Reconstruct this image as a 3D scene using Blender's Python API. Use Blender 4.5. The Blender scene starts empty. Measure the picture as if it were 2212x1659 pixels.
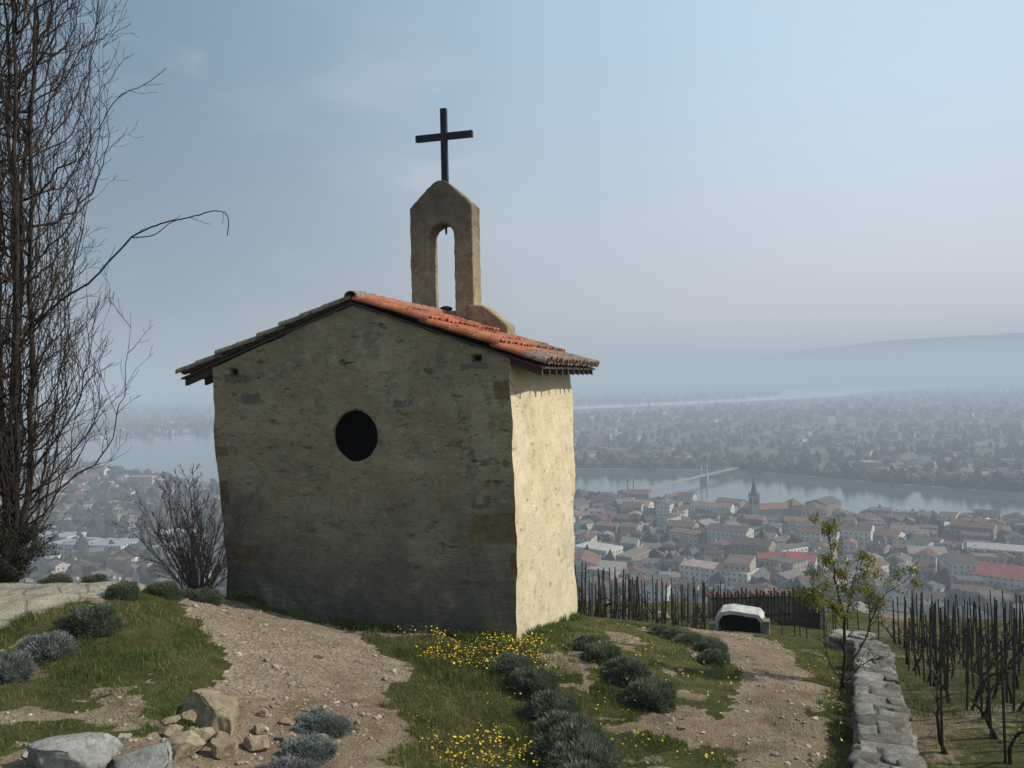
import bpy, math, random
import numpy as np
from mathutils import Vector, Matrix
rng=np.random.default_rng(7); random.seed(7)
S=bpy.context.scene
S.view_settings.view_transform='Standard'; S.view_settings.look='None'; S.view_settings.exposure=0

# ------------------------------------------------------------ noise
_T=np.random.default_rng(3).random((64,64,64))*2-1
def vn(P):
    P=np.asarray(P,float); i=np.floor(P).astype(int); f=P-i; f=f*f*(3-2*f)
    r=0
    for dx in (0,1):
        wx=f[:,0] if dx else 1-f[:,0]
        for dy in (0,1):
            wy=f[:,1] if dy else 1-f[:,1]
            for dz in (0,1):
                wz=f[:,2] if dz else 1-f[:,2]
                r=r+wx*wy*wz*_T[(i[:,0]+dx)%64,(i[:,1]+dy)%64,(i[:,2]+dz)%64]
    return r
def fbm(P,o=4):
    P=np.asarray(P,float); a=1; r=0
    for k in range(o):
        r=r+a*vn(P*(2**k)+k*17.3); a*=.5
    return r
def fbm2(X,Y,s=1,o=4,z=0.0):
    sh=np.shape(X); P=np.stack([np.ravel(X)*s,np.ravel(Y)*s,np.full(np.size(X),z)],1)
    return fbm(P,o).reshape(sh)
def sstep(a,b,x):
    t=np.clip((x-a)/(b-a),0,1); return t*t*(3-2*t)

# ------------------------------------------------------------ mesh helpers
def obj(name,me,mat=None,parent=None,smooth=False):
    ob=bpy.data.objects.new(name,me); S.collection.objects.link(ob)
    if mat: me.materials.append(mat)
    if parent: ob.parent=parent
    if smooth: me.polygons.foreach_set('use_smooth',[True]*len(me.polygons))
    return ob
def mesh_np(name,V,F,mat=None,parent=None,smooth=False,col=None,uv=None,attrs=None):
    me=bpy.data.meshes.new(name)
    if isinstance(F,list) and len(F) and isinstance(F[0],np.ndarray):
        FF=[]
        for a in F: FF+=a.tolist()
    elif isinstance(F,np.ndarray): FF=F.tolist()
    else: FF=F
    me.from_pydata(np.asarray(V).tolist(),[],FF)
    if col is not None:
        c=me.color_attributes.new('Col','FLOAT_COLOR','POINT')
        C=np.ones((len(V),4)); C[:,:3]=col; c.data.foreach_set('color',C.ravel())
    if attrs:
        for k,a in attrs.items():
            at=me.attributes.new(k,'FLOAT','POINT'); at.data.foreach_set('value',np.asarray(a,float).ravel())
    if uv is not None:
        l=me.uv_layers.new(name='UVMap'); vi=np.empty(len(me.loops),int); me.loops.foreach_get('vertex_index',vi)
        l.data.foreach_set('uv',np.asarray(uv)[vi].ravel())
    me.update()
    return obj(name,me,mat,parent,smooth)
def empty(name,loc=(0,0,0)):
    e=bpy.data.objects.new(name,None); e.location=loc; S.collection.objects.link(e); e.empty_display_size=.2; return e
def ico(sub):
    import bmesh
    bm=bmesh.new(); bmesh.ops.create_icosphere(bm,subdivisions=sub,radius=1)
    V=np.array([v.co[:] for v in bm.verts]); F=np.array([[v.index for v in f.verts] for f in bm.faces]); bm.free(); return V,F
def cubesub(n):
    import bmesh
    bm=bmesh.new(); bmesh.ops.create_cube(bm,size=1)
    bmesh.ops.subdivide_edges(bm,edges=bm.edges[:],cuts=n,use_grid_fill=True)
    V=np.array([v.co[:] for v in bm.verts]); F=np.array([[v.index for v in f.verts] for f in bm.faces]); bm.free(); return V,F
def box(V,F,c,s,rot=0.0,C=None,col=None):
    n=len(V); cr,sr=math.cos(rot),math.sin(rot)
    for dz in (-.5,.5):
        for dx,dy in ((-.5,-.5),(.5,-.5),(.5,.5),(-.5,.5)):
            x,y=dx*s[0],dy*s[1]
            V.append((c[0]+x*cr-y*sr,c[1]+x*sr+y*cr,c[2]+dz*s[2]))
            if C is not None: C.append(col)
    F+= [[n,n+3,n+2,n+1],[n+4,n+5,n+6,n+7],[n,n+1,n+5,n+4],[n+1,n+2,n+6,n+5],[n+2,n+3,n+7,n+6],[n+3,n,n+4,n+7]]
def tube(V,F,pts,rad,k=5):
    pts=np.asarray(pts,float); n0=len(V); N=len(pts)
    for i in range(N):
        d=pts[min(i+1,N-1)]-pts[max(i-1,0)]; d=d/(np.linalg.norm(d)+1e-9)
        a=np.cross(d,[.31,.92,.17]); a/=np.linalg.norm(a)+1e-9; b=np.cross(d,a)
        for j in range(k):
            t=2*math.pi*j/k; q=pts[i]+rad[i]*(math.cos(t)*a+math.sin(t)*b); V.append(tuple(q))
    for i in range(N-1):
        for j in range(k):
            F.append([n0+i*k+j,n0+i*k+(j+1)%k,n0+(i+1)*k+(j+1)%k,n0+(i+1)*k+j])
    F.append([n0+(N-1)*k+j for j in range(k)]); F.append([n0+j for j in range(k)][::-1])

# ------------------------------------------------------------ material helper
class M:
    def __init__(s,name,rough=.9,spec=.2):
        s.m=bpy.data.materials.new(name); s.m.use_nodes=True; s.t=s.m.node_tree; s.n=s.t.nodes; s.l=s.t.links
        s.b=s.n['Principled BSDF']; s.b.inputs['Roughness'].default_value=rough
        s.b.inputs['Specular IOR Level'].default_value=spec
        s.geo=s.n.new('ShaderNodeNewGeometry'); s.tc=s.n.new('ShaderNodeTexCoord')
    def P(s): return s.geo.outputs['Position']
    def O(s): return s.tc.outputs['Object']
    def noise(s,scale,vec=None,detail=5,rough=.6,stretch=None):
        v=vec or s.P()
        if stretch:
            mp=s.n.new('ShaderNodeMapping'); mp.inputs['Scale'].default_value=stretch; s.l.new(v,mp.inputs[0]); v=mp.outputs[0]
        n=s.n.new('ShaderNodeTexNoise'); n.inputs['Scale'].default_value=scale; n.inputs['Detail'].default_value=detail
        n.inputs['Roughness'].default_value=rough; s.l.new(v,n.inputs['Vector']); return n.outputs['Fac']
    def vor(s,scale,vec=None,out='Distance',feat='F1'):
        n=s.n.new('ShaderNodeTexVoronoi'); n.feature=feat; n.inputs['Scale'].default_value=scale; s.l.new(vec or s.P(),n.inputs['Vector']); return n.outputs[out]
    def ramp(s,f,stops):
        r=s.n.new('ShaderNodeValToRGB'); e=r.color_ramp.elements
        while len(e)<len(stops): e.new(.5)
        for q,(p,c) in zip(e,stops):
            q.position=p; q.color=(*c,1) if not isinstance(c,(int,float)) else (c,c,c,1)
        s.l.new(f,r.inputs[0]); return r.outputs[0]
    def mix(s,f,a,b,mode='MIX'):
        m=s.n.new('ShaderNodeMix'); m.data_type='RGBA'; m.blend_type=mode
        for v,i in ((f,0),(a,6),(b,7)):
            if isinstance(v,(int,float)): m.inputs[i].default_value=v if i==0 else (v,v,v,1)
            elif isinstance(v,tuple): m.inputs[i].default_value=(*v,1)
            else: s.l.new(v,m.inputs[i])
        return m.outputs[2]
    def math(s,op,a,b=0.0,c=None):
        m=s.n.new('ShaderNodeMath'); m.operation=op
        for v,i in ((a,0),(b,1),(c,2)):
            if v is None: continue
            if isinstance(v,(int,float)): m.inputs[i].default_value=v
            else: s.l.new(v,m.inputs[i])
        return m.outputs[0]
    def attr(s,name,out='Fac'):
        a=s.n.new('ShaderNodeAttribute'); a.attribute_name=name; return a.outputs[out]
    def col(s,c):
        if isinstance(c,tuple): s.b.inputs['Base Color'].default_value=(*c,1)
        else: s.l.new(c,s.b.inputs['Base Color'])
        return s
    def bump(s,h,dist=.02,strength=1.0):
        b=s.n.new('ShaderNodeBump'); b.inputs['Distance'].default_value=dist; b.inputs['Strength'].default_value=strength
        s.l.new(h,b.inputs['Height'])
        if s.b.inputs['Normal'].is_linked:
            s.l.new(s.b.inputs['Normal'].links[0].from_socket,b.inputs['Normal'])
        s.l.new(b.outputs[0],s.b.inputs['Normal']); return s
    def sep(s,v,ax):
        x=s.n.new('ShaderNodeSeparateXYZ'); s.l.new(v,x.inputs[0]); return x.outputs[ax]

# ------------------------------------------------------------ terrain
VAL=-120.0
CP=np.array([
(0,7.2,-3.53),(-3.6,5.5,-2.62),(-1.9,6.3,-3.05),(2.5,7.0,-3.49),(-6.15,9.5,-2.55),(-4.95,7.6,-2.70),(-4.6,10,-2.67),
(-4.25,10.8,-2.95),(-4.5,12.2,-3.35),(-2.4,11.7,-3.64),(-3.4,8.7,-2.89),(-1.67,9,-3.29),(0,10.3,-3.58),(0,11,-3.66),
(1.63,10,-3.73),(2.4,14.5,-4.65),(2.6,8.5,-3.69),(3.65,11,-4.14),(4.5,16,-5.25),(4.2,9.5,-4.05),(5.9,13.5,-4.85),
(1.13,15.35,-4.70),(-3.35,16.5,-4.7),(0,0,-1.7),(0,3,-2.35),(-4,0,-1.6),(5,0,-2.3),(-10,5,-2.1),(-12,10,-2.5),
(-7,10.8,-2.68),(-5.3,10.8,-2.70),(-6,13,-4.0),(-9.5,13,-3.8),(3.0,5.5,-3.1),(1,22,-6.9),(6,24,-7.9),(4.5,20,-6.5),
(-6,20,-7.5),(-12,20,-8),(12,12,-5.4),(12,24,-8),(12,0,-3.0),(-12,-8,-1.0),(12,-8,-1.5),(0,-8,-.8)])
def tps(r2): return np.where(r2>1e-9,.5*r2*np.log(np.maximum(r2,1e-9)),0)
n=len(CP); D=((CP[:,None,:2]-CP[None,:,:2])**2).sum(2)
A=np.zeros((n+3,n+3)); A[:n,:n]=tps(D)+np.eye(n)*.02; A[:n,n]=1; A[:n,n+1:]=CP[:,:2]; A[n,:n]=1; A[n+1:,:n]=CP[:,:2].T
W_=np.linalg.solve(A,np.r_[CP[:,2],0,0,0])
WA=np.array((2.38,5.0)); WB=np.array((6.02,13.5)); WD=(WB-WA)/np.linalg.norm(WB-WA)
def near(X,Y):
    xs=np.clip(X,-12,13); ys=np.clip(Y,-8,24); r=W_[n]+W_[n+1]*xs+W_[n+2]*ys
    for k in range(n): r=r+W_[k]*tps((xs-CP[k,0])**2+(ys-CP[k,1])**2)
    return r
def right_of_wall(X,Y): return (X-WA[0])*WD[1]-(Y-WA[1])*WD[0]
def height(X,Y,detail=True):
    X=np.asarray(X,float); Y=np.asarray(Y,float)
    z=near(X,Y)
    zv=np.where(Y>11.5,-5.1-.255*(np.clip(Y,0,26)-11.5),-5.1+.08*(11.5-np.maximum(Y,0)))
    w=.15+np.maximum(0,Y-13)*.35
    m=sstep(-w,w,right_of_wall(X,Y))*(Y>1)
    z=z*(1-m)+zv*m
    if detail:
        z=z+.05*fbm2(X,Y,.9,4)+.018*fbm2(X,Y,5,3,3.3)
    dx=np.maximum(0,np.maximum(-13-X,X-22)); dy=np.maximum(0,Y-26)
    d=np.hypot(dx,dy); fall=np.where(d<6,d*d/12*.62,(d-3)*.62)
    z=z-fall-np.where(d>6,1,0)*fbm2(X,Y,.05,3)*np.minimum(d*.05,3)
    return np.maximum(z,VAL)
def Hs(x,y): return float(height(np.array([x]),np.array([y]))[0])

def axis(a,b,st,outer,g=1.11,mid=None):
    c=list(np.arange(a,b,st)); 
    s=st; x=c[-1]
    if mid:
        while x<mid[0]: x+=mid[1]; c.append(x)
        s=mid[1]
    while x<outer: s*=g; x+=s; c.append(x)
    s=st; x=a; L=[]
    while x>-outer: s*=g; x-=s; L.append(x)
    return np.array(L[::-1]+c)
gx=axis(-8.5,7.5,.06,42000); gy=axis(4.6,16.5,.06,42000,mid=(30,.22))
GX,GY=np.meshgrid(gx,gy,indexing='ij'); GZ=height(GX,GY)

def inpoly(X,Y,poly):
    ins=np.zeros(np.shape(X),bool); m=len(poly)
    for i in range(m):
        x1,y1=poly[i]; x2,y2=poly[(i+1)%m]
        if y1==y2: continue
        c=((y1>Y)!=(y2>Y))&(X<(x2-x1)*(Y-y1)/(y2-y1)+x1); ins^=c
    return ins
mound=[(-4.75,10.6),(-4.4,11.6),(-3.6,11.35),(-2.45,11.2),(-1.75,10.2),(-1.25,8.9),(-1.9,8.0),(-2.9,7.3),(-3.3,8.7),(-3.75,9.6)]
dirtL=[(-2.9,7.7),(-1.45,8.6),(-1.15,7.6),(-1.0,6.6),(-.8,5.6),(-.8,4.6),(-3.2,4.4),(-3.7,5.2),(-3.35,6.1),(-2.85,6.7)]
path=[(1.5,3.5),(2.0,7),(2.2,8.5),(2.9,10.3),(3.3,12.3),(3.45,15),(3.4,18),(3.0,22),(4.6,22),(5.1,18),(4.95,16),(4.55,13.5),(4.0,11),(3.35,8.7),(2.75,7),(2.1,3.5)]
paved=[(-13,11.3),(-5.3,11.2),(-4.75,10.5),(-5.0,9.9),(-5.45,9.0),(-5.6,8.5),(-13,6.2)]
def warp(X,Y,a=.22):
    return X+a*fbm2(X,Y,1.6,4,1.1)+.07*fbm2(X,Y,9,3,2.2),Y+a*fbm2(X,Y,1.6,4,7.7)+.07*fbm2(X,Y,9,3,5.2)
def grassmask(X,Y):
    wx,wy=warp(X,Y)
    g=np.ones(np.shape(X))
    for p in (mound,dirtL,path): g[inpoly(wx,wy,p)]=0.0
    g[inpoly(wx,wy,paved)]=0
    nz=fbm2(X,Y,.8,4,9.1)
    g=g*np.where((nz>.62)&(X<5)&(X>-3.2),.12,1)
    n2=fbm2(X,Y,2.6,3,12.1); g=g*np.where((n2>.50)&(X<5)&(X>.3),.25,1)
    n3=fbm2(X,Y,1.7,4,18.1); g=g*np.where((n3>.62)&(X<-3.2),.3,1)
    g=g*np.where((np.hypot((wx-1.75),(wy-8.2)*.6)<.42)|(np.hypot(wx-1.8,(wy-12.6)*.5)<.32)|(np.hypot(wx-1.0,(wy-6.8)*.5)<.22),0.05,1)
    g=g*np.where(inpoly(wx,wy,[(-5.0,6.2),(-3,6.6),(-3.3,6.95),(-5.0,6.5)]),.2,1)
    t3=fbm2(X,Y,3.1,2,21.5); g=np.where((g<.01)&(t3>.72)&(pavemask(X,Y)<.5)&(X<-.5),.8,g)
    return g
def pavemask(X,Y):
    wx,wy=warp(X,Y,.08); return inpoly(wx,wy,paved).astype(float)
G=grassmask(GX,GY); PV=pavemask(GX,GY); far=(np.hypot(GX,GY)>60); G[far]=.7; PV[far]=0
vy=(right_of_wall(GX,GY)>.2)&~far; G[vy]=.60+.30*fbm2(GX,GY,.6,3,2.9)[vy]
GR=inpoly(*warp(GX,GY),mound).astype(float)
nx,ny=GX.shape
idx=np.arange(nx*ny).reshape(nx,ny)
F=np.stack([idx[:-1,:-1],idx[1:,:-1],idx[1:,1:],idx[:-1,1:]],-1).reshape(-1,4)
V=np.stack([GX,GY,GZ],-1).reshape(-1,3)

m=M('ground_mat',.95,.1)
soil=m.ramp(m.noise(2.2),[(.3,(.125,.092,.06)),(.5,(.215,.162,.108)),(.72,(.33,.265,.19))])
soil=m.mix(m.ramp(m.noise(38,detail=3),[(.42,0),(.62,1)]),soil,m.ramp(m.noise(6),[(.3,(.16,.118,.08)),(.7,(.37,.30,.225))]))
grav=m.ramp(m.vor(34,out='Color'),[(.15,(.19,.15,.11)),(.5,(.32,.26,.19)),(.9,(.45,.39,.31))])
soil=m.mix(m.math('MULTIPLY',m.attr('gravel'),.6),soil,grav)
soil=m.mix(m.ramp(m.noise(.9,detail=6),[(.45,0),(.62,.55)]),soil,(.15,.105,.065))
pave=m.ramp(m.noise(3.5),[(.3,(.27,.24,.19)),(.7,(.47,.43,.35))])
pave=m.mix(m.ramp(m.vor(2.2,feat='DISTANCE_TO_EDGE'),[(.01,.7),(.05,0)]),pave,(.14,.12,.09))
gr=m.ramp(m.noise(3.0),[(.3,(.042,.045,.016)),(.55,(.075,.075,.026)),(.75,(.135,.11,.05))])
z=m.sep(m.P(),2)
c=m.mix(m.ramp(m.math('ADD',m.attr('grass'),m.math('MULTIPLY',m.math('SUBTRACT',m.noise(9),.5),.9)),[(.42,0),(.6,1)]),soil,gr)
c=m.mix(m.attr('pave'),c,pave)
wood=m.ramp(m.noise(.0035,detail=8,rough=.7),[(.40,(.035,.04,.03)),(.52,(.07,.07,.05)),(.62,(.12,.11,.08))])
fld=m.mix(.5,wood,m.ramp(m.vor(.006,out='Color'),[(.2,(.04,.05,.03)),(.6,(.09,.09,.06)),(.9,(.18,.15,.11))]))
lowm=m.n.new('ShaderNodeMapRange'); lowm.inputs[1].default_value=-20; lowm.inputs[2].default_value=-60; m.l.new(z,lowm.inputs[0])
c=m.mix(lowm.outputs[0],c,fld)
m.col(c); m.bump(m.noise(14,detail=7,rough=.7),.06,1.0); m.bump(m.vor(42),.015,.7)
ground=mesh_np('ground',V,F,m.m,smooth=True,attrs={'grass':G,'pave':PV,'gravel':GR})

# ------------------------------------------------------------ pebbles
tv,tf=ico(1)
def scatter_stones(name,pts,sz,mat,flat=.6):
    N=len(pts); R=rng.normal(size=(N,3,3)); R,_=np.linalg.qr(R)
    base=tv[None]*(1+.35*rng.normal(size=(N,len(tv),1))*.6)
    base=base*np.stack([np.ones(N),rng.uniform(.6,1,N),rng.uniform(.45,.8,N)],1)[:,None]
    P=np.einsum('nij,nkj->nki',R,base)*sz[:,None,None]; P[...,2]*=flat; P+=pts[:,None]
    Fq=(tf[None]+np.arange(N)[:,None,None]*len(tv)).reshape(-1,3)
    col=np.repeat(rng.uniform(.5,1.3,(N,1))*np.array([1,1,1]),len(tv),0)
    return mesh_np(name,P.reshape(-1,3),Fq,mat,col=col)
m=M('pebble_mat',.9,.2); m.col(m.mix(1.0,m.ramp(m.noise(7),[(.3,(.22,.17,.12)),(.7,(.40,.35,.28))]),m.attr('Col','Color'),'MULTIPLY')); m.bump(m.noise(60),.004); pebm=m.m
N=75000; X=rng.uniform(-6,5,N); Y=rng.uniform(4.6,16,N); g=grassmask(X,Y)<.4
wx,wy=warp(X,Y); dens=np.where(inpoly(wx,wy,mound),.4,np.where(inpoly(wx,wy,dirtL),.6,.35)); dens*=np.clip(.6+fbm2(X,Y,1.3,3,4.4),.08,1.4)
k=g&(rng.random(N)<dens)&(pavemask(X,Y)<.5); X,Y=X[k],Y[k]
sz=np.clip(.010*np.exp(rng.normal(0,.62,len(X))),.005,.05)
scatter_stones('gravel',np.stack([X,Y,height(X,Y)+sz*.15],1),sz,pebm)

# ------------------------------------------------------------ rocks
rv,rf=ico(5)
def rockmat(name,a,b):
    m=M(name,.85,.25); m.col(m.mix(m.ramp(m.noise(18),[(.45,0),(.7,.6)]),m.ramp(m.noise(4,detail=8),[(.3,a),(.7,b)]),(.12,.11,.08)))
    m.bump(m.noise(9,detail=9,rough=.75),.07,.9); m.bump(m.vor(9,feat='DISTANCE_TO_EDGE'),.03,.4); return m.m
rk_grey=rockmat('rock_grey',(.25,.25,.235),(.47,.46,.43)); rk_tan=rockmat('rock_tan',(.24,.175,.11),(.46,.38,.27))
def rock(x,y,w,d,h,rot,mat,seed,dz=0):
    P=rv.copy(); s=np.sign(P)*np.abs(P)**.62; P=s
    P=P*(1+.20*fbm(rv*1.1+seed*3.7,5)[:,None]+.08*np.abs(fbm(rv*3+seed,4))[:,None])
    r2=np.random.default_rng(seed)
    for q in range(16):
        nrm=r2.normal(size=3); nrm/=np.linalg.norm(nrm); dd=P@nrm; lim=r2.uniform(.55,.85); P-=np.maximum(0,dd-lim)[:,None]*nrm
    P=P*(1+.045*fbm(rv*6+seed,4)[:,None])
    P*=np.array([w,d,h])/2*1.12
    o=mesh_np('limestone_rock',P,rf,mat,smooth=True); o.location=(x,y,Hs(x,y)+h*.22+dz); o.rotation_euler=(r2.uniform(-.15,.15),r2.uniform(-.15,.15),rot)
    return o
for (x,y,w,d,h,r,mt,sd) in [(-3.18,5.62,.66,.5,.32,.1,rk_grey,1),(-2.66,5.62,.62,.45,.30,-.35,rk_grey,2),(-2.66,7.0,.52,.42,.36,-.6,rk_tan,3),
  (-2.68,6.25,.33,.26,.22,.4,rk_tan,4),(-2.38,6.35,.25,.2,.2,1.0,rk_tan,5),(-2.88,6.55,.2,.16,.14,.2,rk_tan,6),(-2.2,6.7,.22,.2,.16,2,rk_tan,7),
  (-2.98,6.8,.14,.1,.1,.7,rk_tan,8),(-2.85,6.9,.16,.16,.12,.7,rk_tan,9),(-2.05,6.95,.16,.12,.1,.2,rk_tan,10),(-1.9,6.7,.12,.1,.09,.9,rk_tan,11),(-2.5,6.6,.22,.17,.16,1.9,rk_tan,12),
  (-3.15,6.3,.13,.1,.08,.9,rk_grey,13),(2.55,11.3,.16,.12,.08,.3,rk_tan,14),(-1.75,7.05,.13,.12,.09,.3,rk_tan,15),(-2.15,7.3,.14,.12,.09,.3,rk_tan,16),
  (-2.35,7.35,.12,.1,.08,.8,rk_tan,17),(-2.62,6.62,.18,.14,.16,.5,rk_tan,18),(-2.3,7.0,.14,.12,.1,.5,rk_tan,19)]:
    rock(x,y,w,d,h,r,mt,sd)

# ------------------------------------------------------------ blades
def blades(P,hgt,wid,lean,dirs=None):
    N=len(P); a=rng.uniform(0,2*np.pi,N); side=np.stack([np.cos(a),np.sin(a),np.zeros(N)],1)*wid[:,None]/2
    if dirs is None:
        b=rng.uniform(0,2*np.pi,N); dirs=np.stack([np.cos(b)*lean,np.sin(b)*lean,np.ones(N)],1)
    dirs=dirs/np.linalg.norm(dirs,axis=1,keepdims=True)
    ln=hgt[:,None]; mid=P+dirs*ln*.55; droop=np.stack([dirs[:,0],dirs[:,1],-.25*np.abs(dirs[:,0])-.25*np.abs(dirs[:,1])],1)
    tip=P+dirs*ln+droop*ln*.25
    V=np.stack([P-side,P+side,mid-side*.75,mid+side*.75,tip],1).reshape(-1,3)
    t=np.array([[0,1,3],[0,3,2],[2,3,4]]); F=(t[None]+np.arange(N)[:,None,None]*5).reshape(-1,3)
    return V,F
def leafmat(name,rough=.7):
    m=M(name,rough,.25); m.col(m.attr('Col','Color'))
    tr=m.n.new('ShaderNodeBsdfTranslucent'); m.l.new(m.attr('Col','Color'),tr.inputs[0]); mx=m.n.new('ShaderNodeMixShader'); mx.inputs[0].default_value=.3
    m.l.new(m.b.outputs[0],mx.inputs[1]); m.l.new(tr.outputs[0],mx.inputs[2]); m.l.new(mx.outputs[0],m.n['Material Output'].inputs[0]); return m.m
gm=leafmat('grass_blade_mat')
N=440000; X=rng.uniform(-8.3,5.6,N); Y=4.7+(rng.random(N)**1.15)*11.5
gmv=grassmask(X,Y); cl=fbm2(X,Y,2.2,3,6.6)+.4*fbm2(X,Y,7,2,16.6)
flower=(X>-1.55)&(X<.75)&(Y>6.2)&(Y<11)
row=right_of_wall(X,Y)
p=np.clip(.34+.75*cl,.03,1)*gmv; p=np.where(X<-3.2,np.clip(p*1.5,.12*gmv,1),p); p=np.where(flower,np.clip(p*1.6,.25*gmv,1),p)
inC=inpoly(X,Y,[(0,11),(-4.5,12.2),(-3.3,16.6),(1.2,15.4)])
k=(rng.random(N)<p)&(row<-.3)&~inC; X,Y,cl,flower=X[k],Y[k],cl[k],flower[k]
h=rng.uniform(.025,.08,len(X))*(1+.9*np.clip(cl,0,1)); h=np.where(X<-3.2,h*1.15,h); h=np.where(flower,h*1.6,h)
V,F=blades(np.stack([X,Y,height(X,Y)-.01],1),h,rng.uniform(.004,.009,len(X)),rng.uniform(.1,.9,len(X)))
t=rng.random((len(X),1)); yl=np.clip(fbm2(X,Y,1.2,3,8.8)[:,None]*1.1+.30+t*.5-.2,0,1)
c1=np.array([.042,.076,.017]); c2=np.array([.115,.142,.034]); c3=np.array([.26,.22,.10])
col=c1*(1-t)+c2*t; col=col*(1-yl*.55)+c3*yl*.55; col=np.where(flower[:,None],col*.6+np.array([.16,.155,.045])*.4,col)
col*=np.clip(1+.45*fbm2(X,Y,.9,3,15.5)+.2*fbm2(X,Y,4,2,25.5),.45,1.5)[:,None]
mesh_np('grass',V,F,gm,col=np.repeat(col,5,0))
# weeds
N=14000; a=rng.random(N)*4.3; o=np.abs(rng.normal(0,.2,N))+.03
cc,ss=math.cos(math.radians(14.9)),math.sin(math.radians(14.9))
side=rng.random(N)<.3
Xl=np.where(side,o,-a); Yl=np.where(side,rng.random(N)*4.4,-o)
X=Xl*cc+Yl*ss; Y=11-Xl*ss+Yl*cc
kk=fbm2(X,Y,1.8,2,2.1)>-.25; X,Y=X[kk],Y[kk]
V,F=blades(np.stack([X,Y,height(X,Y)-.01],1),rng.uniform(.04,.18,len(X)),rng.uniform(.01,.022,len(X)),rng.uniform(.2,1.1,len(X)))
t=rng.random((len(X),1)); mesh_np('weeds',V,F,gm,col=np.repeat(c1*1.1*(1-t)+c2*t,5,0))
N=190000; X=rng.uniform(2.6,17,N); Y=rng.uniform(5,24,N); r=right_of_wall(X,Y); k=(r>.3)&(rng.random(N)<np.clip(.45+.6*fbm2(X,Y,1,3,1.9),.05,1)); X,Y=X[k],Y[k]
V,F=blades(np.stack([X,Y,height(X,Y)-.01],1),rng.uniform(.03,.11,len(X)),rng.uniform(.006,.014,len(X)),rng.uniform(.1,.9,len(X)))
t=rng.random((len(X),1)); yl=np.clip(fbm2(X,Y,.7,3,5.8)[:,None]+.45+.05*(Y-10)[:,None],0,1)
mesh_np('vineyard_grass',V,F,gm,col=np.repeat(.8*((c1*(1-t)+c2*t)*(1-yl*.7)+np.array([.19,.165,.045])*yl*.7),5,0))

# ------------------------------------------------------------ yellow flowers
def flowers(name,X,Y,hs,s):
    N=len(X); Z=height(X,Y)+hs; a=rng.uniform(0,6.28,N); tilt=rng.uniform(-.6,.6,(N,2)); 
    ang=np.linspace(0,2*np.pi,8,endpoint=False); V=np.zeros((N,9,3))
    for j in range(8):
        rr=s*np.where(j%2==0,1,.6); V[:,j,0]=X+rr*np.cos(ang[j]+a); V[:,j,1]=Y+rr*np.sin(ang[j]+a)
        V[:,j,2]=Z+(V[:,j,0]-X)*tilt[:,0]+(V[:,j,1]-Y)*tilt[:,1]+s*.15
    V[:,8]=np.stack([X,Y,Z],1)
    t=np.array([[8,j,(j+1)%8] for j in range(8)]); F=(t[None]+np.arange(N)[:,None,None]*9).reshape(-1,3)
    m=M('petal_mat',.6,.2); m.col((.66,.44,.02)); mesh_np(name,V.reshape(-1,3),F,m.m)
Xf=[];Yf=[]
N=12000; X=rng.uniform(-1.7,1.0,N); Y=rng.uniform(6.0,11.2,N); d=fbm2(X,Y,1.1,3,3.9)*.8+.42-np.abs(X+.45-(.15*(Y-8)))*.36
k=(rng.random(N)<np.clip(d,0,.6)); Xf.append(X[k]);Yf.append(Y[k])
N=520; Xf.append(rng.uniform(.2,3.6,N)); Yf.append(rng.uniform(7,11.5,N))
N=140; Xf.append(rng.uniform(3.3,4.6,N)); Yf.append(rng.uniform(8,12,N))
X=np.concatenate(Xf);Y=np.concatenate(Yf); k=(grassmask(X,Y)>.5)&(right_of_wall(X,Y)<-.35); X,Y=X[k],Y[k]
flowers('yellow_wildflowers',X,Y,rng.uniform(.05,.16,len(X)),rng.uniform(.006,.0155,len(X)))

# ------------------------------------------------------------ lavender bushes
def bushmesh(seed,c_lo,c_hi,N=9500):
    r=np.random.default_rng(seed); ph=r.uniform(0,2*np.pi,N); ct=r.uniform(-.15,1,N); st=np.sqrt(1-ct*ct)
    d=np.stack([st*np.cos(ph),st*np.sin(ph),ct],1)
    bump=1+.22*fbm(d*2.6+seed*5,3)
    P=d*np.array([1,1,.86])*(bump*r.uniform(.78,1.0,N))[:,None]
    dd=d+np.array([0,0,.55])+r.normal(0,.38,(N,3))
    V,F=blades(P,r.uniform(.07,.19,N),r.uniform(.022,.045,N),None,dd)
    t=r.random((N,1)); col=np.array(c_lo)*(1-t)+np.array(c_hi)*t
    col*=(1+.25*fbm(d*4+seed,2))[:,None]
    cv,cf=ico(3); cb=cv*np.array([.86,.86,.72])*(1+.22*fbm(cv*2.6+seed*5,3))[:,None]
    me_V=np.concatenate([V,cb]); me_F=np.concatenate([F,cf+len(V)]); C=np.concatenate([np.repeat(col,5,0),np.tile(np.array(c_lo)*.5,(len(cb),1))])
    me=bpy.data.meshes.new('lavender'); me.from_pydata(me_V.tolist(),[],me_F.tolist()); ca=me.color_attributes.new('Col','FLOAT_COLOR','POINT')
    CC=np.ones((len(C),4)); CC[:,:3]=C; ca.data.foreach_set('color',CC.ravel()); me.materials.append(gm); return me
BG=[bushmesh(s,(.065,.082,.052),(.175,.20,.130)) for s in (1,2,3)]
BS=[bushmesh(s,(.11,.13,.115),(.25,.28,.25)) for s in (4,5)]
BP=[bushmesh(6,(.11,.10,.11),(.22,.205,.215))]
def bush(x,y,w,kind,hf=1.0):
    me=random.choice(kind); o=bpy.data.objects.new('lavender_bush',me); S.collection.objects.link(o); w*=1.02
    o.location=(x,y,Hs(x,y)-.03); o.scale=(w/2,w/2*random.uniform(.85,1.1),w/2*random.uniform(.85,1.05)*hf); o.rotation_euler=(0,0,random.uniform(0,6.28))
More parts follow.
